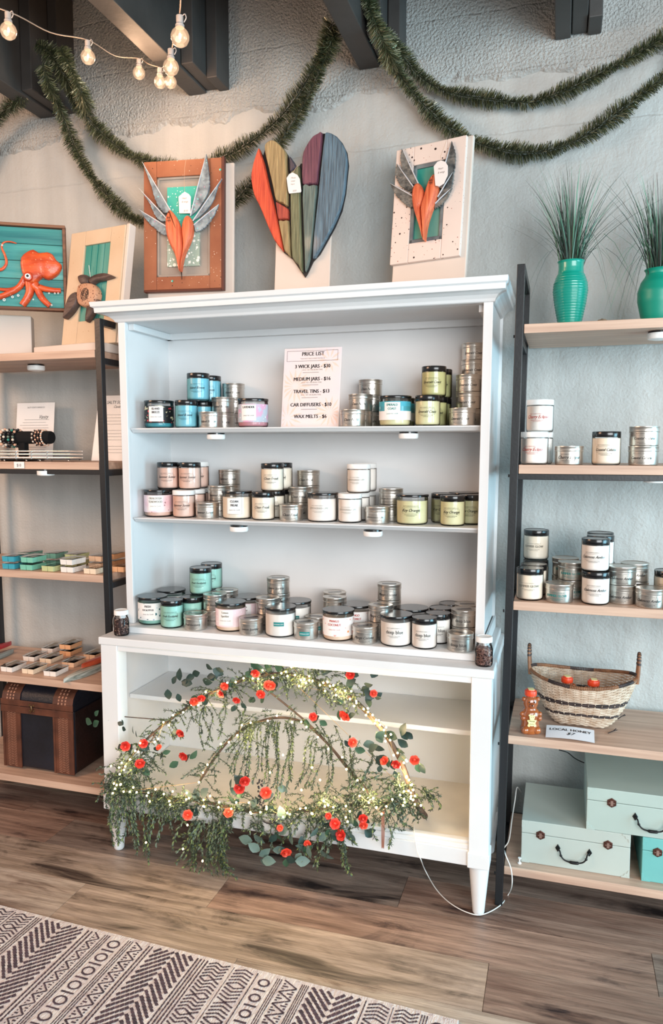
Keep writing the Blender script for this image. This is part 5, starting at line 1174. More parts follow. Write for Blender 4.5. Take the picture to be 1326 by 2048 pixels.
# ------------------------------------------------------------------ honey bears, basket, card
HON = mat('honey_amber', '#b4632f', .18, coat=.8, col2='#8a4220', vscale=12); HCAP = mat('cap_orange', '#e8461f', .35); LAB = mat('label_yellow', '#efe0a0', .5)
def bear(x, y, z, rz, label):
    t = thing('honey_bear_bottle', label, 'bottle', (x, y, z), rz, group='bear shaped honey bottles')
    m = MB(); m.lathe([(.0001, 0), (.022, 0), (.026, .004), (.0275, .014), (.0255, .026), (.0245, .033), (.0265, .044), (.0265, .058), (.022, .066), (.0165, .070), (.0185, .076), (.0215, .084), (.0205, .094), (.016, .102), (.0125, .105), (.0125, .109)], 28, None, 1, .82)
    for sx in (-1, 1):
        for (cx, cy, cz, r_) in ((sx*.019, -.002, .097, .0068), (sx*.0165, -.014, .012, .0115), (sx*.022, -.012, .046, .0085), (sx*.024, -.007, .056, .0075)):
            m.lathe([(max(.0001, r_*math.sin(PI*i/7)), -r_*math.cos(PI*i/7)) for i in range(8)], 12, Matrix.Translation((cx, cy, cz)))
    m.lathe([(max(.0001, .0082*math.sin(PI*i/7)), -.0072*math.cos(PI*i/7)) for i in range(8)], 12, Matrix.Translation((0, -.0165, .083)))
    m.build('bear_body', HON, t, smooth=70)
    f = MB()
    for (cx, cz, r_, cy) in ((-.0068, .0925, .0019, -.0178), (.0068, .0925, .0019, -.0178), (0, .0855, .0021, -.0248)): f.lathe([(max(.0001, r_*math.sin(PI*i/4)), -r_*math.cos(PI*i/4)) for i in range(5)], 8, Matrix.Translation((cx, cy, cz)))
    f.build('face', M['print'], t)
    MB().lathe([(.0150, .107), (.0165, .108), (.0168, .119), (.0158, .1215), (.012, .122), (.0115, .1245), (.0001, .1245)], 26).build('cap', HCAP, t, smooth=40); MB().box(-.007, .009, -.010, .010, .1246, .1256).build('cap_flap', LAB, t)
    l = MB()
    for (cx, cz, r_) in ((0, .038, .0105), (0, .052, .0075), (-.0068, .058, .003), (.0068, .058, .003), (-.0105, .042, .003), (.0105, .042, .003), (-.0085, .029, .004), (.0085, .029, .004)):
        l.add([(cx+r_*math.cos(i*PI/8), 0, cz+r_*math.sin(i*PI/8)) for i in range(16)], [tuple(range(16))])
    bend(l, .0268, 0); l.v = [(a, b*.92-.0015, c) for a, b, c in l.v]; lb = l.build('bear_label', LAB, t)
    l = MB(); text_into(l, 'Honey', .006, 0, .040, shear=.3); bars_into(l, -.006, .006, .034, .0009, 2); bars_into(l, -.006, .006, .0315, .0009, 4)
    for ex in (-.0028, .0028): l.add([(ex+.0009*math.cos(i*PI/3), 0, .0535+.0009*math.sin(i*PI/3)) for i in range(6)], [tuple(range(6))])
    bend(l, .0268, 0); l.v = [(a, b*.92-.0020, c) for a, b, c in l.v]; l.build('lettering', M['dark_line'], lb)
RD = .5016
p = atz(1059.5, 1471, RD); bear(colx(1059.5, p.y+.022, RD), p.y+.022, RD+.0006, .25, 'honey bear bottle with orange cap standing left of the basket')
bx, by = 1.452, -.195
bear(colx(1134, by-.02, RD+.12), by-.02, RD+.012, .4, 'honey bottle in the basket, only its orange cap showing, left'); bear(colx(1187, by-.03, RD+.12), by-.03, RD+.012, .1, 'honey bottle in the basket, only its orange cap showing, right')
t = thing('wicker_basket', 'oval wicker basket with two handles and dark woven bands', 'basket', (bx, by, RD+.0008), -.03)
WL = mat('wicker_pale', '#dcc8b4', .6, col2='#b99a80', vscale=50); WD = mat('wicker_dark', '#463532', .55, col2='#2a2020', vscale=40); WB = mat('wicker_brown', '#9b6a48', .55, col2='#6d452e', vscale=40)
def prof(f):   # half widths and corner sharpness at height fraction f
    g = f**.62; return .070+(.148-.070)*g, .052+(.098-.052)*g, 3.2-1.2*f
HB = .128
def bpt(a, f, off=0):
    rx, ry, n = prof(f); c, s_ = math.cos(a), math.sin(a)
    k = (abs(c)**n+abs(s_)**n)**(-1/n); return Vector(((rx+off)*c*k, (ry+off)*s_*k, .006+HB*f + (.004*abs(math.cos(2*a))-.004)*(1-f)))
def zrim(a): return .010*math.cos(2*a)
m = MB(); NS = 44
for i in range(NS):
    a = 2*PI*i/NS; m.tube([bpt(a, f/8)+Vector((0, 0, zrim(a)*(f/8)**2)) for f in range(9)], .0015, 5)
m.build('stakes', WL, t)['kind'] = 'stuff'
m = MB(); rows_ = 31
for q in range(rows_):
    f = (q+.5)/rows_; dark = q in (8, 9, 16, 17, 18); m.cur = 1 if dark else 0
    n = NS*4; pts = []
    for i in range(n+1):
        a = 2*PI*i/n; o_ = .0017*math.cos(NS/2*a+(q % 2)*PI); pts.append(bpt(a, f, o_)+Vector((0, 0, zrim(a)*f*f)))
    m.tube(pts, .0021, 5, cap=False)
m.build('weave', [WL, WD], t, smooth=80)['kind'] = 'stuff'
m = MB(); m.add([tuple(bpt(2*PI*i/32, 0, -.001)) for i in range(32)], [tuple(range(32))]); m.build('basket_floor', WL, t)
m = MB(); n = 200
for i in range(n):
    a0, a1 = 2*PI*i/n, 2*PI*(i+.8)/n; seg = int(i/n*14); m.cur = 1 if seg % 3 == 0 else 0
    P0, P1 = bpt(a0, 1)+Vector((0, 0, zrim(a0)+.003)), bpt(a1, 1)+Vector((0, 0, zrim(a1)+.003)); m.tube([P0, P1], .0052, 8)
rim = m.build('rim', [WB, WD], t); rim['kind'] = 'stuff'
for sd in (-1, 1):
    e = bpt(0 if sd > 0 else PI, 1); zz = e.z+.008
    pts = spline([(e.x-sd*.001, -.022, zz-.01), (e.x+sd*.002, -.020, zz+.03), (e.x+sd*.003, -.012, zz+.062), (e.x+sd*.003, 0, zz+.072), (e.x+sd*.003, .012, zz+.062), (e.x+sd*.002, .020, zz+.03), (e.x-sd*.001, .022, zz-.01)], 6)
    m = MB(); m.tube(pts, .0045, 8); h = m.build('handle', WB, t, smooth=60); c = MB()
    for j in range(8, len(pts)-8, 2): c.tube([pts[j], pts[j+1]], .0054, 8)
    c.build('dark_wrap', WD, h)
p0 = atz(1093, 1457, RD); t = thing('honey_sign', 'white paper card reading LOCAL HONEY in front of the basket', 'sign', (p0.x, p0.y, RD+.0006), -.02)
m = MB(); nn = 12
vs = []
for i in range(nn+1):
    x = .128*i/nn; c = .003*math.sin(PI*i/nn); 
    vs += [(x, 0, .010+c), (x, -.072, .001+c)]
m.add(vs, [(2*i, 2*i+1, 2*i+3, 2*i+2) for i in range(nn)]); m.build('card', mat('card_blue_white', '#eceef4', .6), t)
m = MB(); text_into(m, 'LOCAL HONEY', .0175, .064, .043, bold=.0005, squeeze=.92); text_into(m, '$7', .019, .064, .022, bold=.0003, shear=.4)
m.v = [(x, z-.072, .0018+.009*z/.072+.003*math.sin(PI*x/.128)) for x, y, z in m.v]; m.build('lettering', M['print'], t)
def twig(px, Z, label, n='twig'):
    pts = [atz(u, v, Z+dz) for u, v, dz in px]; c = pts[0]; t = thing(n, label, 'twig', (c.x, c.y, Z+.0004))
    m = MB().tube([p-c+Vector((0, 0, .002)) for p in pts], .0013, 5); m.tube([pts[1]-c+Vector((0, 0, .002)), pts[1]-c+Vector((.012, .008, .004))], .0011, 4); m.build('stem', M['dark_line'], t)
twig([(1152, 1464, .014), (1166, 1469, .014), (1178, 1474, .013)], RD, 'dark twig lying across the top of the honey card')
twig([(1216, 1468, 0), (1226, 1464, 0), (1232, 1459, .004)], RD, 'dark twig on the shelf right of the basket foot')
twig([(1236, 1433, .01), (1243, 1428, .016), (1250, 1424, .02)], RD, 'dark twig poking out beside the basket wall')
# ------------------------------------------------------------------ painted cases
blk_m = mat('iron_black', '#17191a', .4, metal=.5); hexm = mat('old_bronze', '#5b3b33', .35, metal=.7)
def case(x0, x1, z, h, y0, dep, colr, label, latches, hx):
    W_ = x1-x0; t = thing('painted_case', label, 'case', (x0, y0, z), 0, group='painted wooden cases on the bottom shelf')
    cm = mat('paint_'+colr[1:], colr, .45, var=.07, vscale=6, bump=.1, bscale=30); lz = h*.70
    bev(MB().box(0, W_, 0, dep, 0, lz-.0006).build('case_body', cm, t), .0015); bev(MB().box(0, W_, 0, dep, lz+.0006, h).build('lid', cm, t), .0015)
    for cx, cz, sx, sz in ((0, 0, 1, 1), (W_, 0, -1, 1), (0, h, 1, -1), (W_, h, -1, -1)):
        pl = [(0, 0), (.022, 0), (.022, .004), (.015, .006), (.013, .012), (.007, .013), (.005, .021), (0, .022)]; o = MB().prism([(cx+sx*a, cz+sz*b) for a, b in pl], .0002, .0012, MXZ).build('corner_plate', cm, t); bev(o, .0004)
        MB().lathe([(.0015, .0012), (.0001, .0019)], 8, Matrix.Translation((cx+sx*.006, 0, cz+sz*.006)) @ MXZ).build('screw', cm, o)
    for fx in latches:
        o = MB().prism([(W_*fx+.0135*math.cos(PI/6+i*PI/3)*1.0, lz+.0135*math.sin(PI/6+i*PI/3)) for i in range(6)], 0, .0025, MXZ, .001).build('latch', hexm, t)
        k = MB().box(W_*fx-.0035, W_*fx+.0035, -.0055, -.0026, lz-.007, lz+.007); k.box(W_*fx-.008, W_*fx+.008, -.004, -.0026, lz-.001, lz+.001); k.build('hasp', mat('hasp', '#b0938a', .3, metal=.8), o)
    c = W_*hx; m = MB(); g = lz-.030
    for sd in (-1, 1):
        o = MB().prism([(c+sd*.042+a, g+b) for a, b in ((0, .011), (.0045, .004), (.007, 0), (.0045, -.004), (0, -.011), (-.0045, -.004), (-.007, 0), (-.0045, .004))], 0, .003, MXZ, .001).build('handle_mount', blk_m, t)
    pts = spline([(c-.042, -.004, g), (c-.036, -.010, g-.005), (c-.033, -.012, g-.016), (c-.022, -.014, g-.026), (c, -.015, g-.029), (c+.022, -.014, g-.026), (c+.033, -.012, g-.016), (c+.036, -.010, g-.005), (c+.042, -.004, g)], 6)
    rr = [.0022+(.0022 if abs(i-len(pts)/2) < 3 else 0)+(.0016 if i in (11, 12, len(pts)-13, len(pts)-12) else 0) for i in range(len(pts))]
    MB().tube(pts, rr, 8).build('handle', blk_m, t, smooth=70)
ZE = .1204
case(1.296, 1.585, ZE+.0006, .124, -.332, .25, '#b6beb6', 'pale grey green painted case, lower left, with black swing handle', (.18, .80), .49)
case(1.469, 1.79, ZE+.1254, .120, -.333, .25, '#aebdb5', 'pale mint painted case stacked on top of the other two', (.2, .82), .52)
case(1.615, 1.91, ZE+.0006, .124, -.333, .25, '#70b5b1', 'turquoise painted case at the lower right corner', (.13, .85), .49)
# ------------------------------------------------------------------ cables
WC = mat('cable_white', '#ece9e4', .4)
def cable(name, label, pts, r, m, n=6):
    c = pts[0]; t = thing(name, label, 'cable', c); MB().tube(spline([p-c for p in pts], n), r, 6).build('cord', m, t, smooth=80); return t
cab = [atz(828, 1650, .212), aty(829, 1668, -.458), aty(834, 1700, -.462), aty(842, 1720, -.465)]
cab += [atz(u, v, zz) for u, v, zz in ((850, 1740, .03), (872, 1778, .004), (900, 1806, .003), (935, 1825, .003), (965, 1829, .003), (1000, 1811, .003), (1017, 1788, .003))]
cab += [aty(1024, 1768, -.40), aty(1022, 1738, -.385), aty(1012, 1712, -.384), aty(1009, 1702, -.36)]
cable('fairy_light_cable', 'thin white cable looping from cabinet floor to the right rack', cab, .0016, WC)
cable('white_cord', 'white cord running behind the right rack post at floor level', [aty(1008, 1696, -.30), aty(1018, 1680, -.28), aty(1024, 1640, -.26), aty(1030, 1600, -.2), aty(1034, 1575, -.12), aty(1042, 1584, -.03)], .0018, WC)
cable('black_cord', 'black cord hanging below the basket shelf', [aty(1118, 1500, -.09), aty(1135, 1505, -.08), aty(1152, 1518, -.07), aty(1175, 1527, -.06), aty(1200, 1524, -.05)], .0017, M['black'])
p = atz(1039, 1727, ZE); t = thing('cord_clip', 'tiny white plastic clip standing by the lower left case', 'clip', (p.x, p.y, ZE+.0005))
MB().lathe([(.0055, 0), (.0055, .002), (.002, .004), (.002, .012), (.0045, .014), (.0045, .017), (.0001, .017)], 12).build('clip_body', M['white_pure'], t)
# ------------------------------------------------------------------ tinsel garlands
TG = [mat('tinsel_dark', '#343c28', .35), mat('tinsel_mid', '#6a7150', .3, metal=.2), mat('tinsel_light', '#aaaa8c', .3, metal=.3)]
def garland(px, label, seed, rad=.034, dens=6500):
    rd = random.Random(seed); P_ = [aty(u, v, Y) for u, v, Y in px]; P_ = spline(P_, 10); c = P_[0].copy(); t = thing('tinsel_garland', label, 'garland', c, group='green tinsel garlands on the wall')
    P_ = [p-c for p in P_]; L_ = sum((P_[i+1]-P_[i]).length for i in range(len(P_)-1))
    MB().tube(P_, .0022, 5).build('core_wire', TG[0], t)
    m = MB(); n = int(dens*L_); cum = [0]
    for i in range(len(P_)-1): cum.append(cum[-1]+(P_[i+1]-P_[i]).length)
    k = 0; ph = rd.uniform(0, 6)
    for i in range(n):
        s = L_*i/n
        while cum[k+1] < s and k < len(P_)-2: k += 1
        d = (P_[k+1]-P_[k]); f = (s-cum[k])/max(1e-6, d.length); p = P_[k]+d*f; d = d.normalized()
        u_ = d.orthogonal().normalized(); b = d.cross(u_); a = rd.uniform(0, 2*PI)
        rr = rad*1.16*(.78+.18*math.sin(s*23+ph)+.1*math.sin(s*61+ph*2))*rd.uniform(.72, 1.12)
        out = (u_*math.cos(a)+b*math.sin(a)+d*rd.uniform(.1, .55)).normalized()*rr; tip = p+out+Vector((0, 0, -.0015)); 
        tip.y = min(tip.y, -c.y-.003)
        w_ = out.cross(Vector((rd.random(), rd.random(), rd.random()))).normalized()*rd.uniform(.0007, .0013)
        m.cur = rd.choice((0, 0, 0, 1, 1, 2)); q = p+out*.2; m.add([q-w_, q+w_, tip+w_*.5, tip-w_*.5], [(0, 1, 2, 3)])
    m.build('tinsel_strands', TG, t)['kind'] = 'stuff'
garland([(-70, 330, -.08), (-30, 270, -.08), (5, 225, -.10), (30, 205, -.12), (46, 188, -.16)], 'green tinsel garland end cut by the left edge', 1)
garland([(72, 88, -.26), (98, 105, -.25), (128, 150, -.22), (150, 200, -.12), (178, 240, -.07), (220, 282, -.05), (270, 314, -.045), (330, 334, -.045), (400, 330, -.045), (470, 303, -.045), (530, 262, -.05), (580, 212, -.06), (620, 150, -.08), (648, 90, -.14), (664, 48, -.18)], 'green tinsel garland, higher swag above the rusty winged heart', 2, .034)
garland([(85, 128, -.26), (98, 170, -.22), (118, 215, -.12), (140, 270, -.06), (160, 315, -.05), (190, 362, -.045), (228, 405, -.045), (275, 440, -.045), (350, 456, -.045), (430, 432, -.045), (480, 392, -.045), (530, 330, -.045), (575, 262, -.05), (618, 190, -.07), (645, 128, -.1), (668, 70, -.17)], 'green tinsel garland, lower swag passing behind the pieced heart', 3, .031)
garland([(120, 95, -.26), (140, 135, -.25), (160, 180, -.20), (172, 215, -.10)], 'short thick tuft of tinsel doubled over the left joist', 9, .034)
garland([(716, -40, -.22), (738, 5, -.22), (760, 50, -.20), (792, 95, -.10), (835, 148, -.05), (890, 182, -.045), (960, 196, -.045), (1045, 205, -.045), (1060, 204, -.045), (1130, 182, -.045), (1210, 142, -.045), (1290, 98, -.045), (1380, 40, -.045), (1460, -50, -.1)], 'green tinsel garland, higher swag at the upper right', 4, .029)
garland([(728, -20, -.24), (748, 40, -.23), (772, 95, -.19), (800, 150, -.08), (850, 212, -.05), (905, 260, -.045), (975, 292, -.045), (1050, 306, -.045), (1130, 291, -.045), (1205, 248, -.045), (1275, 195, -.045), (1350, 132, -.045), (1420, 50, -.06), (1470, -40, -.12)], 'green tinsel garland, lower swag above the green vases', 5, .032)
# ------------------------------------------------------------------ globe string lights
bulb_g = glass('bulb_glass', (1, .93, .85, 1), .3)
fil = mat('glowing_filament', '#fff0dc', .5, emit='#ffd9a8', estr=26); halo = mat('bulb_glow', '#ffe9cf', .5, emit='#ffc997', estr=1.0)
def glow_glass():
    m = bpy.data.materials.new('lit_bulb_glass'); m.use_nodes = True; nt = m.node_tree; N = nt.nodes; L = nt.links; N.remove(N['Principled BSDF'])
    tr = N.new('ShaderNodeBsdfTransparent'); gl = N.new('ShaderNodeBsdfGlossy'); gl.inputs['Roughness'].default_value = .05; em = N.new('ShaderNodeEmission'); em.inputs[0].default_value = lin('#ffcfa6'); em.inputs[1].default_value = 1.0
    lw = N.new('ShaderNodeLayerWeight'); lw.inputs[0].default_value = .3; a = N.new('ShaderNodeMixShader'); a.inputs[0].default_value = .55; L.new(tr.outputs[0], a.inputs[1]); L.new(em.outputs[0], a.inputs[2])
    b = N.new('ShaderNodeMixShader'); L.new(lw.outputs['Fresnel'], b.inputs[0]); L.new(a.outputs[0], b.inputs[1]); L.new(gl.outputs[0], b.inputs[2]); L.new(b.outputs[0], N['Material Output'].inputs[0]); return m
gg = glow_glass(); sock = mat('socket_grey', '#9b9490', .5)
bl = [(17, 62, 33, 'far left'), (176, 114, 29, 'second from left'), (278, 146, 25, 'third from left'), (320, 164, 25, 'lowest left'), (341, 164, 25, 'lowest right'), (342, 134, 32, 'middle'), (360, 74, 38, 'largest and highest')]
tops = []
for u, v, dia, nm in bl:
    D = FPX*.040/dia; p = atd(u, v, D)
    if p.y > -.25: p = aty(u, v, -.25)
    k = (p-CAM).dot(_f)*dia/FPX/.040; t = thing('globe_bulb', 'glowing round string light bulb, %s of the seven' % nm, 'light bulb', p, group='globe string lights'); t.scale = (k, k, k)
    MB().lathe([(.0001, -.020), (.008, -.0185), (.015, -.0135), (.0192, -.005), (.0198, .002), (.017, .010), (.011, .0165), (.0085, .020)], 24).build('bulb', gg, t, smooth=80)
    MB().lathe([(.0001, -.004), (.0022, -.002), (.0028, .002), (.0016, .007), (.0001, .008)], 8).build('filament', fil, t)
    MB().lathe([(.0095, .0185), (.0095, .024), (.0075, .026), (.0075, .042), (.004, .044), (.0001, .044)], 14).build('socket', sock, t)
    MB().tube(spline([(.004, 0, .04), (.012, 0, .044), (.015, 0, .036), (.010, 0, .028)], 4), .0012, 5).build('socket_loop', sock, t)
    tops.append(p+Vector((0, 0, .045*k)))
    point('bulb_light', p+Vector((0, -.03, -.03)), .9, (1.0, .62, .38), .03)
wr = mat('string_wire', '#8d7a6c', .6)
far = [tops[0]+Vector((-.35, -.1, .15)), tops[0], tops[1], tops[2], tops[3]]
def sag(ps, s=.03):
    o = []
    for a, b in zip(ps, ps[1:]): o += [a, (a+b)/2-Vector((0, 0, s*(a-b).length))]
    return o+[ps[-1]]
cable('string_light_wire', 'thin brown wire carrying the left run of globe bulbs', sag(far, .05), .0016, wr)
cable('string_light_wire', 'wire hanging down through the three nearer globe bulbs', [atd(362, -60, 1.5), tops[6], tops[5]+Vector((0.004, 0, .0)), tops[4]], .0016, wr)
# ------------------------------------------------------------------ flower arch in the cabinet
def sst(a, b, x): x = min(1, max(0, (x-a)/(b-a))); return x*x*(3-2*x)
def AP(u, v, dy=0):
    Y = -.415 - .053*sst(1440, 1560, v)*(1-sst(770, 830, u)) - .048*(1-sst(255, 310, u))*(1-sst(1440, 1560, v)*.4)*sst(1425, 1470, v) - .055*sst(1690, 1760, v)
    if v > 1690 and u < 800: Y -= .01
    return aty(u, v, Y+dy)
arch = thing('flower_arch', 'half round branch arch with red roses and trailing vines in the cabinet', 'floral arch', AP(540, 1600)); AO = arch.location.copy()
VG = [mat('vine_grey', '#5b6858', .6), mat('vine_green', '#6a7a4a', .6), mat('vine_dark', '#364233', .6)]
LG = [mat('rose_leaf_dark', '#1b302d', .45, col2='#29423c', vscale=30), mat('rose_leaf_mid', '#3c5f45', .42, col2='#2c4a3a', vscale=30), mat('leaf_dusty', '#62776f', .5, col2='#4c635d', vscale=30)]
BK = mat('branch_bark', '#6d5646', .75, col2='#4a3a32', vscale=40, bump=.8, bscale=90)
RS = [mat('rose_red', '#dd3a2c', .5, col2='#b3241f', vscale=40), mat('rose_coral', '#ee5c40', .5, col2='#cf3a2c', vscale=40)]
def path(px, dy=0): return [AP(u, v, dy)-AO for u, v in px]
MAIN = [(228,1572),(250,1530),(290,1482),(350,1432),(420,1388),(500,1356),(570,1348),(640,1364),(700,1394),(745,1437),(780,1482),(805,1530),(822,1580),(836,1612)]
BOT = [(226,1566),(300,1588),(400,1602),(500,1622),(600,1622),(700,1610),(812,1606)]
INN = [(400,1562),(440,1502),(480,1462),(540,1437),(600,1442),(650,1482),(700,1540),(740,1588)]
foot = atz(850, 1638, .2085)-AO
pmn = spline(path(MAIN)+[foot+Vector((0, 0, .009))], 6)
MB().tube(pmn, [.003+.006*i/(len(pmn)-1) for i in range(len(pmn))], 9).build('branch', BK, arch, smooth=70)
for px, r_ in ((BOT, .005), (INN, .0038), ([(500,1356),(560,1400),(640,1470),(712,1560)], .003), ([(330,1440),(280,1436),(232,1432),(214,1430)], .0016), ([(330,1440),(290,1500),(250,1560)], .002), ([(375,1640),(340,1662)], .002)):
    MB().tube(spline(path(px, .004), 6), r_, 7).build('branch', BK, arch, smooth=70)
def add_sprig(m, pts, rd, lf=.0095, step=.0062):
    m.cur = 2; m.tube(pts, .0009, 4, cap=False); cum = 0
    for i in range(len(pts)-1):
        a, b = pts[i], pts[i+1]; L_ = (b-a).length; d = (b-a).normalized(); k = max(1, int(L_/step))
        for j in range(k):
            p = a+(b-a)*((j+rd.random()*.5)/k); ang = rd.uniform(0, 2*PI)
            u_ = d.orthogonal().normalized(); w0 = d.cross(u_); side = u_*math.cos(ang)+w0*math.sin(ang)
            for sg in (-1, 1, .15):
                t_ = (d*.75+side*sg*.8).normalized()*lf*rd.uniform(.8, 1.35); n_ = d.cross(side).normalized()*lf*.24
                m.cur = rd.choice((0, 0, 1, 2)); m.add([p, p+t_*.5+n_, p+t_, p+t_*.5-n_], [(0, 1, 2, 3)])
rd = random.Random(21)
def strand(u0, v0, u1, v1, lf=.0115, curl=0):
    n = 9; pts = []
    w1, w2 = rd.uniform(-9, 9), rd.uniform(-7, 7)
    for i in range(n):
        f = i/(n-1); u_ = u0+(u1-u0)*f+w1*math.sin(f*PI)+w2*math.sin(f*2*PI)+curl*f*f; v_ = v0+(v1-v0)*f
        p = AP(u_, v_, -.006*math.sin(f*PI)+rd.uniform(-.003, .001)); p.z = max(p.z, .004); pts.append(p-AO)
    m = MB(); add_sprig(m, pts, rd, lf); m.build('vine_strand', VG, arch)
for u0, v0, u1, v1 in ((232,1545,214,1618),(236,1545,222,1662),(240,1550,228,1695),(246,1550,238,1688),(252,1550,262,1672),(256,1552,248,1640),(262,1555,270,1700),(270,1555,282,1640),(236,1548,230,1650),(228,1555,218,1640),(250,1560,274,1708),(244,1545,234,1672),
    (300,1575,288,1712),(305,1580,300,1650),(318,1580,312,1690),(330,1585,318,1668),(335,1590,328,1648),(345,1590,345,1655),(312,1580,297,1725),(355,1590,352,1640),(326,1585,333,1640),(365,1595,345,1700),
    (392,1640,352,1728),(398,1640,368,1735),(402,1642,380,1742),(408,1642,388,1745),(412,1640,398,1745),(418,1640,408,1738),(425,1640,415,1742),(430,1638,425,1752),(436,1638,436,1752),(440,1636,446,1748),(444,1634,452,1750),(450,1630,440,1715),(400,1650,362,1700),(415,1650,420,1720),(428,1650,446,1730),(438,1650,430,1735),
    (408,1412,411,1488),(412,1412,424,1480),(405,1415,408,1500),(448,1400,442,1448),(460,1405,437,1476),(478,1405,470,1440),(492,1412,478,1478),(398,1425,403,1465),
    (500,1442,460,1545),(505,1440,470,1560),(508,1440,478,1552),(512,1440,488,1560),(515,1438,496,1552),(520,1440,505,1565),(498,1445,455,1520),(495,1450,452,1500),
    (545,1438,528,1568),(548,1440,534,1580),(552,1440,540,1548),(560,1442,546,1575),(570,1444,560,1592),(580,1445,572,1585),(590,1446,582,1560),(556,1440,550,1600),(538,1440,524,1540),
    (628,1470,600,1560),(634,1480,612,1570),(642,1490,625,1580),(650,1490,648,1592),(660,1500,655,1580),(620,1470,592,1575),(668,1450,690,1530),(640,1450,660,1520),(700,1470,722,1580),(735,1500,770,1540),(745,1505,732,1590),(720,1480,700,1560),(765,1545,705,1575),
    (800,1545,790,1598),(806,1560,798,1620),(790,1560,780,1610),(655,1655,650,1720),(662,1660,656,1705),(678,1670,697,1745),(684,1670,702,1748),(635,1660,628,1730),(645,1665,634,1742),(620,1660,606,1725),(612,1655,598,1700),(750,1620,752,1680),(770,1620,778,1695),(790,1612,810,1650),(700,1650,712,1690),
    (500,1640,520,1690),(520,1640,536,1715),(845,1575,880,1618),(842,1572,870,1600),(840,1580,862,1622),(470,1620,462,1665),(452,1620,456,1700),(540,1640,548,1700),(575,1650,560,1700),(440,1720,474,1758)):
    strand(u0, v0, u1, v1)
    if v0 > 1500: strand(u0+rd.uniform(-9, 9), v0+rd.uniform(0, 10), u1+rd.uniform(-9, 9), v1-rd.uniform(5, 35))
# short loose sprigs all along the branches
m = MB()
def fluff(px, n, sp, up=0, L0=16, L1=42):
    q = spline([(u, v, 0) for u, v in px], 12)
    for i in range(n):
        c = q[rd.randrange(len(q))]; u_, v_ = c.x+rd.gauss(0, sp), c.y+rd.gauss(0, sp*.8); a = rd.uniform(0, 2*PI); L_ = rd.uniform(L0, L1)
        pts = []
        for j in range(5):
            f = j/4; p = AP(u_+L_*math.cos(a)*f, v_+L_*math.sin(a)*f*.8+up*f+10*f*f, -.004-rd.random()*.012+(.012 if i % 3 == 0 else 0)); p.z = min(p.z, .672) if p.y > -.455 else p.z; pts.append(p-AO)
        add_sprig(m, pts, rd, .0085, .0065)
fluff(MAIN[:8], 190, 11); fluff(MAIN[5:9], 70, 13); fluff(BOT, 330, 15); fluff(INN, 90, 10); fluff([(220,1560),(270,1540),(300,1520)], 60, 16); fluff([(620,1600),(700,1600),(830,1590)], 110, 16); fluff([(640,1640),(700,1630)], 24, 14); fluff([(800,1560),(815,1640)], 50, 14); fluff([(560,1350),(660,1370),(700,1400)], 60, 13)
m.build('loose_sprigs', VG, arch)['kind'] = 'stuff'
# leaves
def leafmesh(i):
    m = MB(); L_, w_ = .034, .0115; P_ = [(0, 0), (.15, .55), (.4, 1), (.65, .85), (.85, .45), (1, 0)]; vs = []; n = len(P_)
    for f, g in P_: vs += [(f*L_, g*w_, -.004*f*f*1.6+.0022*g), (f*L_, 0, -.004*f*f*1.6), (f*L_, -g*w_, -.004*f*f*1.6+.0022*g)]
    fs = []
    for k in range(n-1): fs += [(3*k, 3*k+1, 3*k+4, 3*k+3), (3*k+1, 3*k+2, 3*k+5, 3*k+4)]
    return m.add(vs, fs).mesh('leaf', LG[i], True)
LFM = [leafmesh(i) for i in range(3)]
def leaf(u, v, tone=None, s=1.0, dy=-.012, ang=None):
    p = AP(u, v, dy); a = rd.uniform(0, 2*PI) if ang is None else ang
    o = link('leaf', LFM[tone if tone is not None else rd.choice((0, 0, 1))], arch, loc=p-AO)
    o.rotation_euler = Matrix.Rotation(a, 4, 'Y').to_3x3().to_euler() if 0 else (Matrix.Rotation(rd.uniform(-.5, .5), 3, 'Z') @ Matrix.Rotation(-a, 3, 'Y') @ Matrix.Rotation(PI/2+rd.uniform(-.6, .6), 3, 'X')).to_euler(); s *= rd.uniform(.8, 1.2); o.scale = (s, s, s)
for (u, v) in ((412,1328),(400,1345),(425,1338),(375,1362),(390,1352),(345,1368),(335,1378),(355,1387),(448,1343),(430,1352),(418,1358),(385,1368),(360,1362),(405,1360)): leaf(u, v, 0)
for (u, v) in ((208,1423),(190,1432),(198,1442),(212,1437),(184,1447)): leaf(u, v, 1, .9)
for (u, v) in ((237,1438),(246,1450),(252,1460),(268,1468),(275,1475)): leaf(u, v, 0, .7)
for (u, v) in ((718,1352),(743,1356),(738,1372),(748,1398),(730,1400),(687,1402),(712,1358),(700,1358),(728,1368),(720,1335),(655,1340),(640,1342)): leaf(u, v, 0)
for (u, v) in ((780,1478),(795,1478),(803,1472),(815,1480),(826,1478),(816,1494),(792,1495),(804,1506),(737,1503),(746,1490),(752,1480),(755,1512),(765,1486),(726,1490)): leaf(u, v, 0)
for (u, v) in ((385,1590),(396,1602),(380,1608),(402,1592),(390,1620),(455,1590),(470,1602),(478,1598),(510,1592),(505,1615),(545,1610),(520,1600),(555,1575),(548,1588),(462,1578),(470,1555),(480,1550)): leaf(u, v, rd.choice((0, 0, 2)))
for (u, v) in ((568,1640),(570,1668),(590,1722),(603,1706),(622,1714),(585,1690),(535,1714),(520,1702),(508,1668),(505,1682),(635,1655),(695,1662),(640,1682),(600,1690),(575,1655),(524,1720),(545,1700),(612,1690),(706,1650),(640,1700),(518,1712)): leaf(u, v, 2, 1.15)
for (u, v) in ((505,1335),(515,1340),(535,1336),(545,1340),(556,1345),(490,1345)): leaf(u, v, 1)
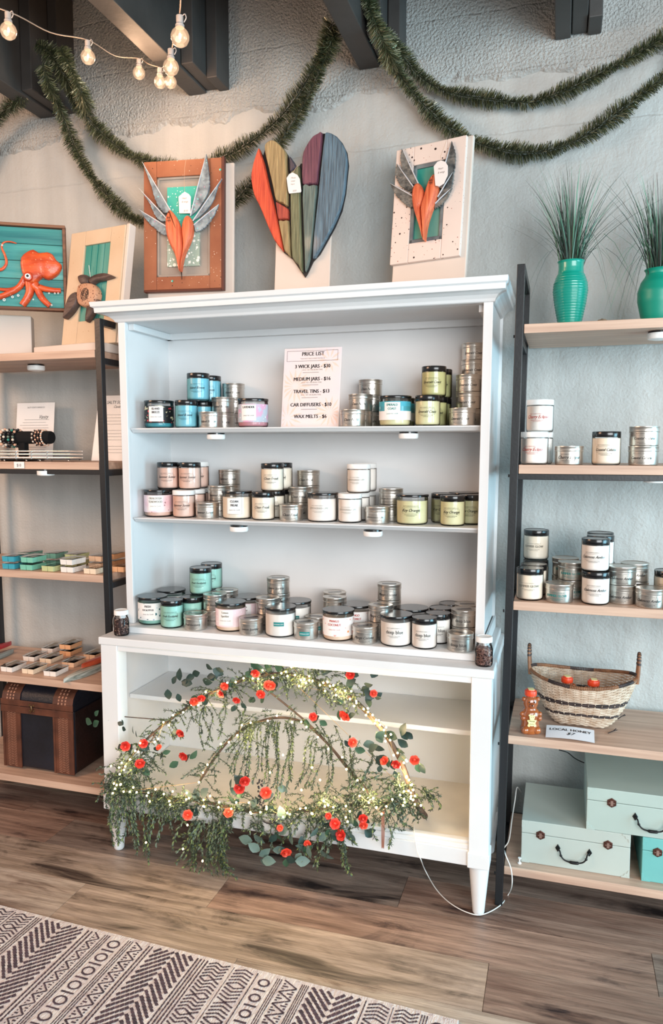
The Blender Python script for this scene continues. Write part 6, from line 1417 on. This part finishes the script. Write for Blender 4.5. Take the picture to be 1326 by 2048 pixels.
def rose_mesh(i):
    m = MB(); rr = random.Random(i+3)
    for ring, (n, R, h, tilt) in enumerate(((3, .0045, .011, .15), (5, .0085, .012, .45), (6, .0125, .011, .85))):
        for k in range(n):
            a0 = 2*PI*k/n+ring*.5; da = 2*PI/n*.72; vs = []
            for q in range(4):
                g = q/3
                for s in range(5):
                    f = (s/4-.5)*2; a = a0+f*da; r_ = R*(.35+.75*g)+.0012*math.sin(f*2)+(.0022*g*g*(1-f*f)); z_ = h*g*(1-.25*f*f)-.002*ring*g-(tilt*.004*g*g)
                    vs.append((r_*math.cos(a), r_*math.sin(a), z_))
            m.add(vs, [(q*5+s, q*5+s+1, q*5+s+6, q*5+s+5) for q in range(3) for s in range(4)])
    m.lathe([(.0001, -.002), (.005, -.001), (.007, .003), (.003, .010), (.0001, .0115)], 8)
    return m.mesh('rose', RS[i % 2], 60)
RM = [rose_mesh(0), rose_mesh(1)]
SEP = MB(); 
for k in range(5):
    a = 2*PI*k/5; SEP.add([(0, 0, -.003), (.006*math.cos(a-.4), .006*math.sin(a-.4), -.0025), (.015*math.cos(a), .015*math.sin(a), .001), (.006*math.cos(a+.4), .006*math.sin(a+.4), -.0025)], [(0, 1, 2, 3)])
SEPM = SEP.mesh('sepals', LG[1])
for (u, v, s) in ((511,1346,1),(536,1370,1),(449,1372,.95),(442,1387,1),(521.6,1388,1),(473,1400,.85),(388,1404,1),(402,1396,.95),(361,1466,1),(251,1492,1.1),(287,1487,1),(318,1495,.7),(280,1528,1.1),(367,1512,1.05),(489,1562,1.15),(479,1576,1.2),(531.6,1586,1.2),(375.5,1630,1.1),(457,1626,1.05),
        (542,1371,1),(690,1430,1.35),(700.6,1350,.95),(747,1387,.8),(626,1434,.9),(705,1485,1),(769,1522,.95),(792,1528,.95),(829,1521,1),(670,1648,1.1),(682,1670,1.15),(726,1636,.95),(727,1650,.9),(572,1704,1.15),(615,1688,.8),(657,1632,.7),(560,1656,.7)):
    p = AP(u, v, -.018)-AO; o = link('rose', RM[rd.randrange(2)], arch, loc=p)
    o.rotation_euler = (Matrix.Rotation(rd.uniform(-.6, .6), 3, 'Z') @ Matrix.Rotation(PI/2+rd.uniform(-.9, .5), 3, 'X')).to_euler(); s *= .90; o.scale = (s, s, s)
    link('sepals', SEPM, o)
    for q in range(3): leaf(u+rd.uniform(-14, 14), v+rd.uniform(2, 14), None, .85, -.008)
bm_ = mat('berry_black', '#17141c', .25, coat=.5); BM = uvs(.0034, 8, 5).mesh('berry', bm_, True)
for i in range(34):
    f = i/33; u, v = 519+5*math.sin(i*1.7)+(f*8), 1560+f*75
    if i > 24: u, v = 524+(i-24)*3.2, 1640+6*math.sin((i-24)*.35)
    link('berry', BM, arch, loc=AP(u, v, -.014)-AO)
tw_ = thing('twine_tail', 'reddish brown twine hanging from the arch over the cabinet edge', 'twine', AP(766, 1622, -.01))
a, b = AP(766, 1622, -.01), AP(767, 1703, -.01); m = MB()
for k in range(5): m.tube([Vector((.0016*(k-2), 0, 0)), Vector((.0022*(k-2)+.001, -.002, (b.z-a.z)*.5)), Vector((.0014*(k-2), 0, b.z-a.z+.003*(k % 2)))], .0009, 5)
m.build('threads', mat('twine', '#9a6a5a', .8), tw_)
# fairy lights
fls = thing('fairy_lights', 'warm white fairy lights wound through the flower arch', 'string lights', AO.copy())
FB = uvs(.0030, 8, 5).mesh('fairy_bulb', mat('fairy_bulb', '#fff3d8', .4, emit='#ffdf9a', estr=14), True)
FBg = uvs(.0052, 10, 6).mesh('bulb_sleeve', glass('sleeve_glass', (1, .97, .88, 1), .3), True)
wp = []; q = spline([(u, v, 0) for u, v in MAIN], 9)
for i in range(66):
    f = (i/65)**.9; c = q[int(f*(len(q)-1))]; wp.append((c.x+rd.gauss(0, 6), c.y+rd.gauss(0, 6)))
for (a, b) in ((575,1352),(590,1350),(602,1360),(612,1366),(625,1362),(640,1370),(650,1382),(598,1372),(660,1372),(672,1390),(700,1398),(708,1412),(736,1424),(745,1430),(752,1440),(760,1450),(768,1460)): wp.append((a, b))
q = spline([(u, v, 0) for u, v in BOT], 12)
for i in range(58):
    f = 1-(i/57); c = q[int(f*(len(q)-1))]; wp.append((c.x+rd.gauss(0, 7), c.y+rd.gauss(0, 9)))
q = spline([(u, v, 0) for u, v in INN], 8)
for i in range(20):
    c = q[int(i/19*(len(q)-1))]; wp.append((c.x+rd.gauss(0, 5), c.y+rd.gauss(0, 5)))
for a in ((818,1560),(822,1570),(826,1580),(830,1592),(826,1600),(812,1520),(800,1590),(808,1598),(238,1535),(248,1540),(222,1532),(375,1650),(292,1685),(366,1698),(405,1722),(603,1580),(640,1560),(540,1545),(566,1510),(624,1535)): wp.append(a)
for (u, v) in wp:
    p = AP(u, v, -.014-rd.random()*.008); p.z = min(p.z, .660); o = link('fairy_bulb', FB, fls, loc=p-AO)
wire = [AP(u, v, -.010)-AO for u, v in wp[:150]]
for w_ in wire: w_.z = min(w_.z+AO.z, .66)-AO.z
MB().tube(wire, .0005, 4, cap=False).build('wire', mat('copper_wire', '#c9a36a', .4, metal=.5), fls)
for (u, v, pw) in ((250,1530,.5),(330,1470,.4),(430,1395,.5),(520,1370,.6),(600,1365,1.0),(680,1390,1.0),(750,1450,1.1),(810,1560,1.3),(740,1600,1.0),(650,1605,1.0),(560,1615,.9),(460,1600,.7),(360,1590,.6),(600,1500,.6),(500,1470,.5)):
    p = AP(u, v, -.03); p.z = min(p.z, .64); point('fairy_glow', p, pw*.42, (1.0, .74, .42), .02)
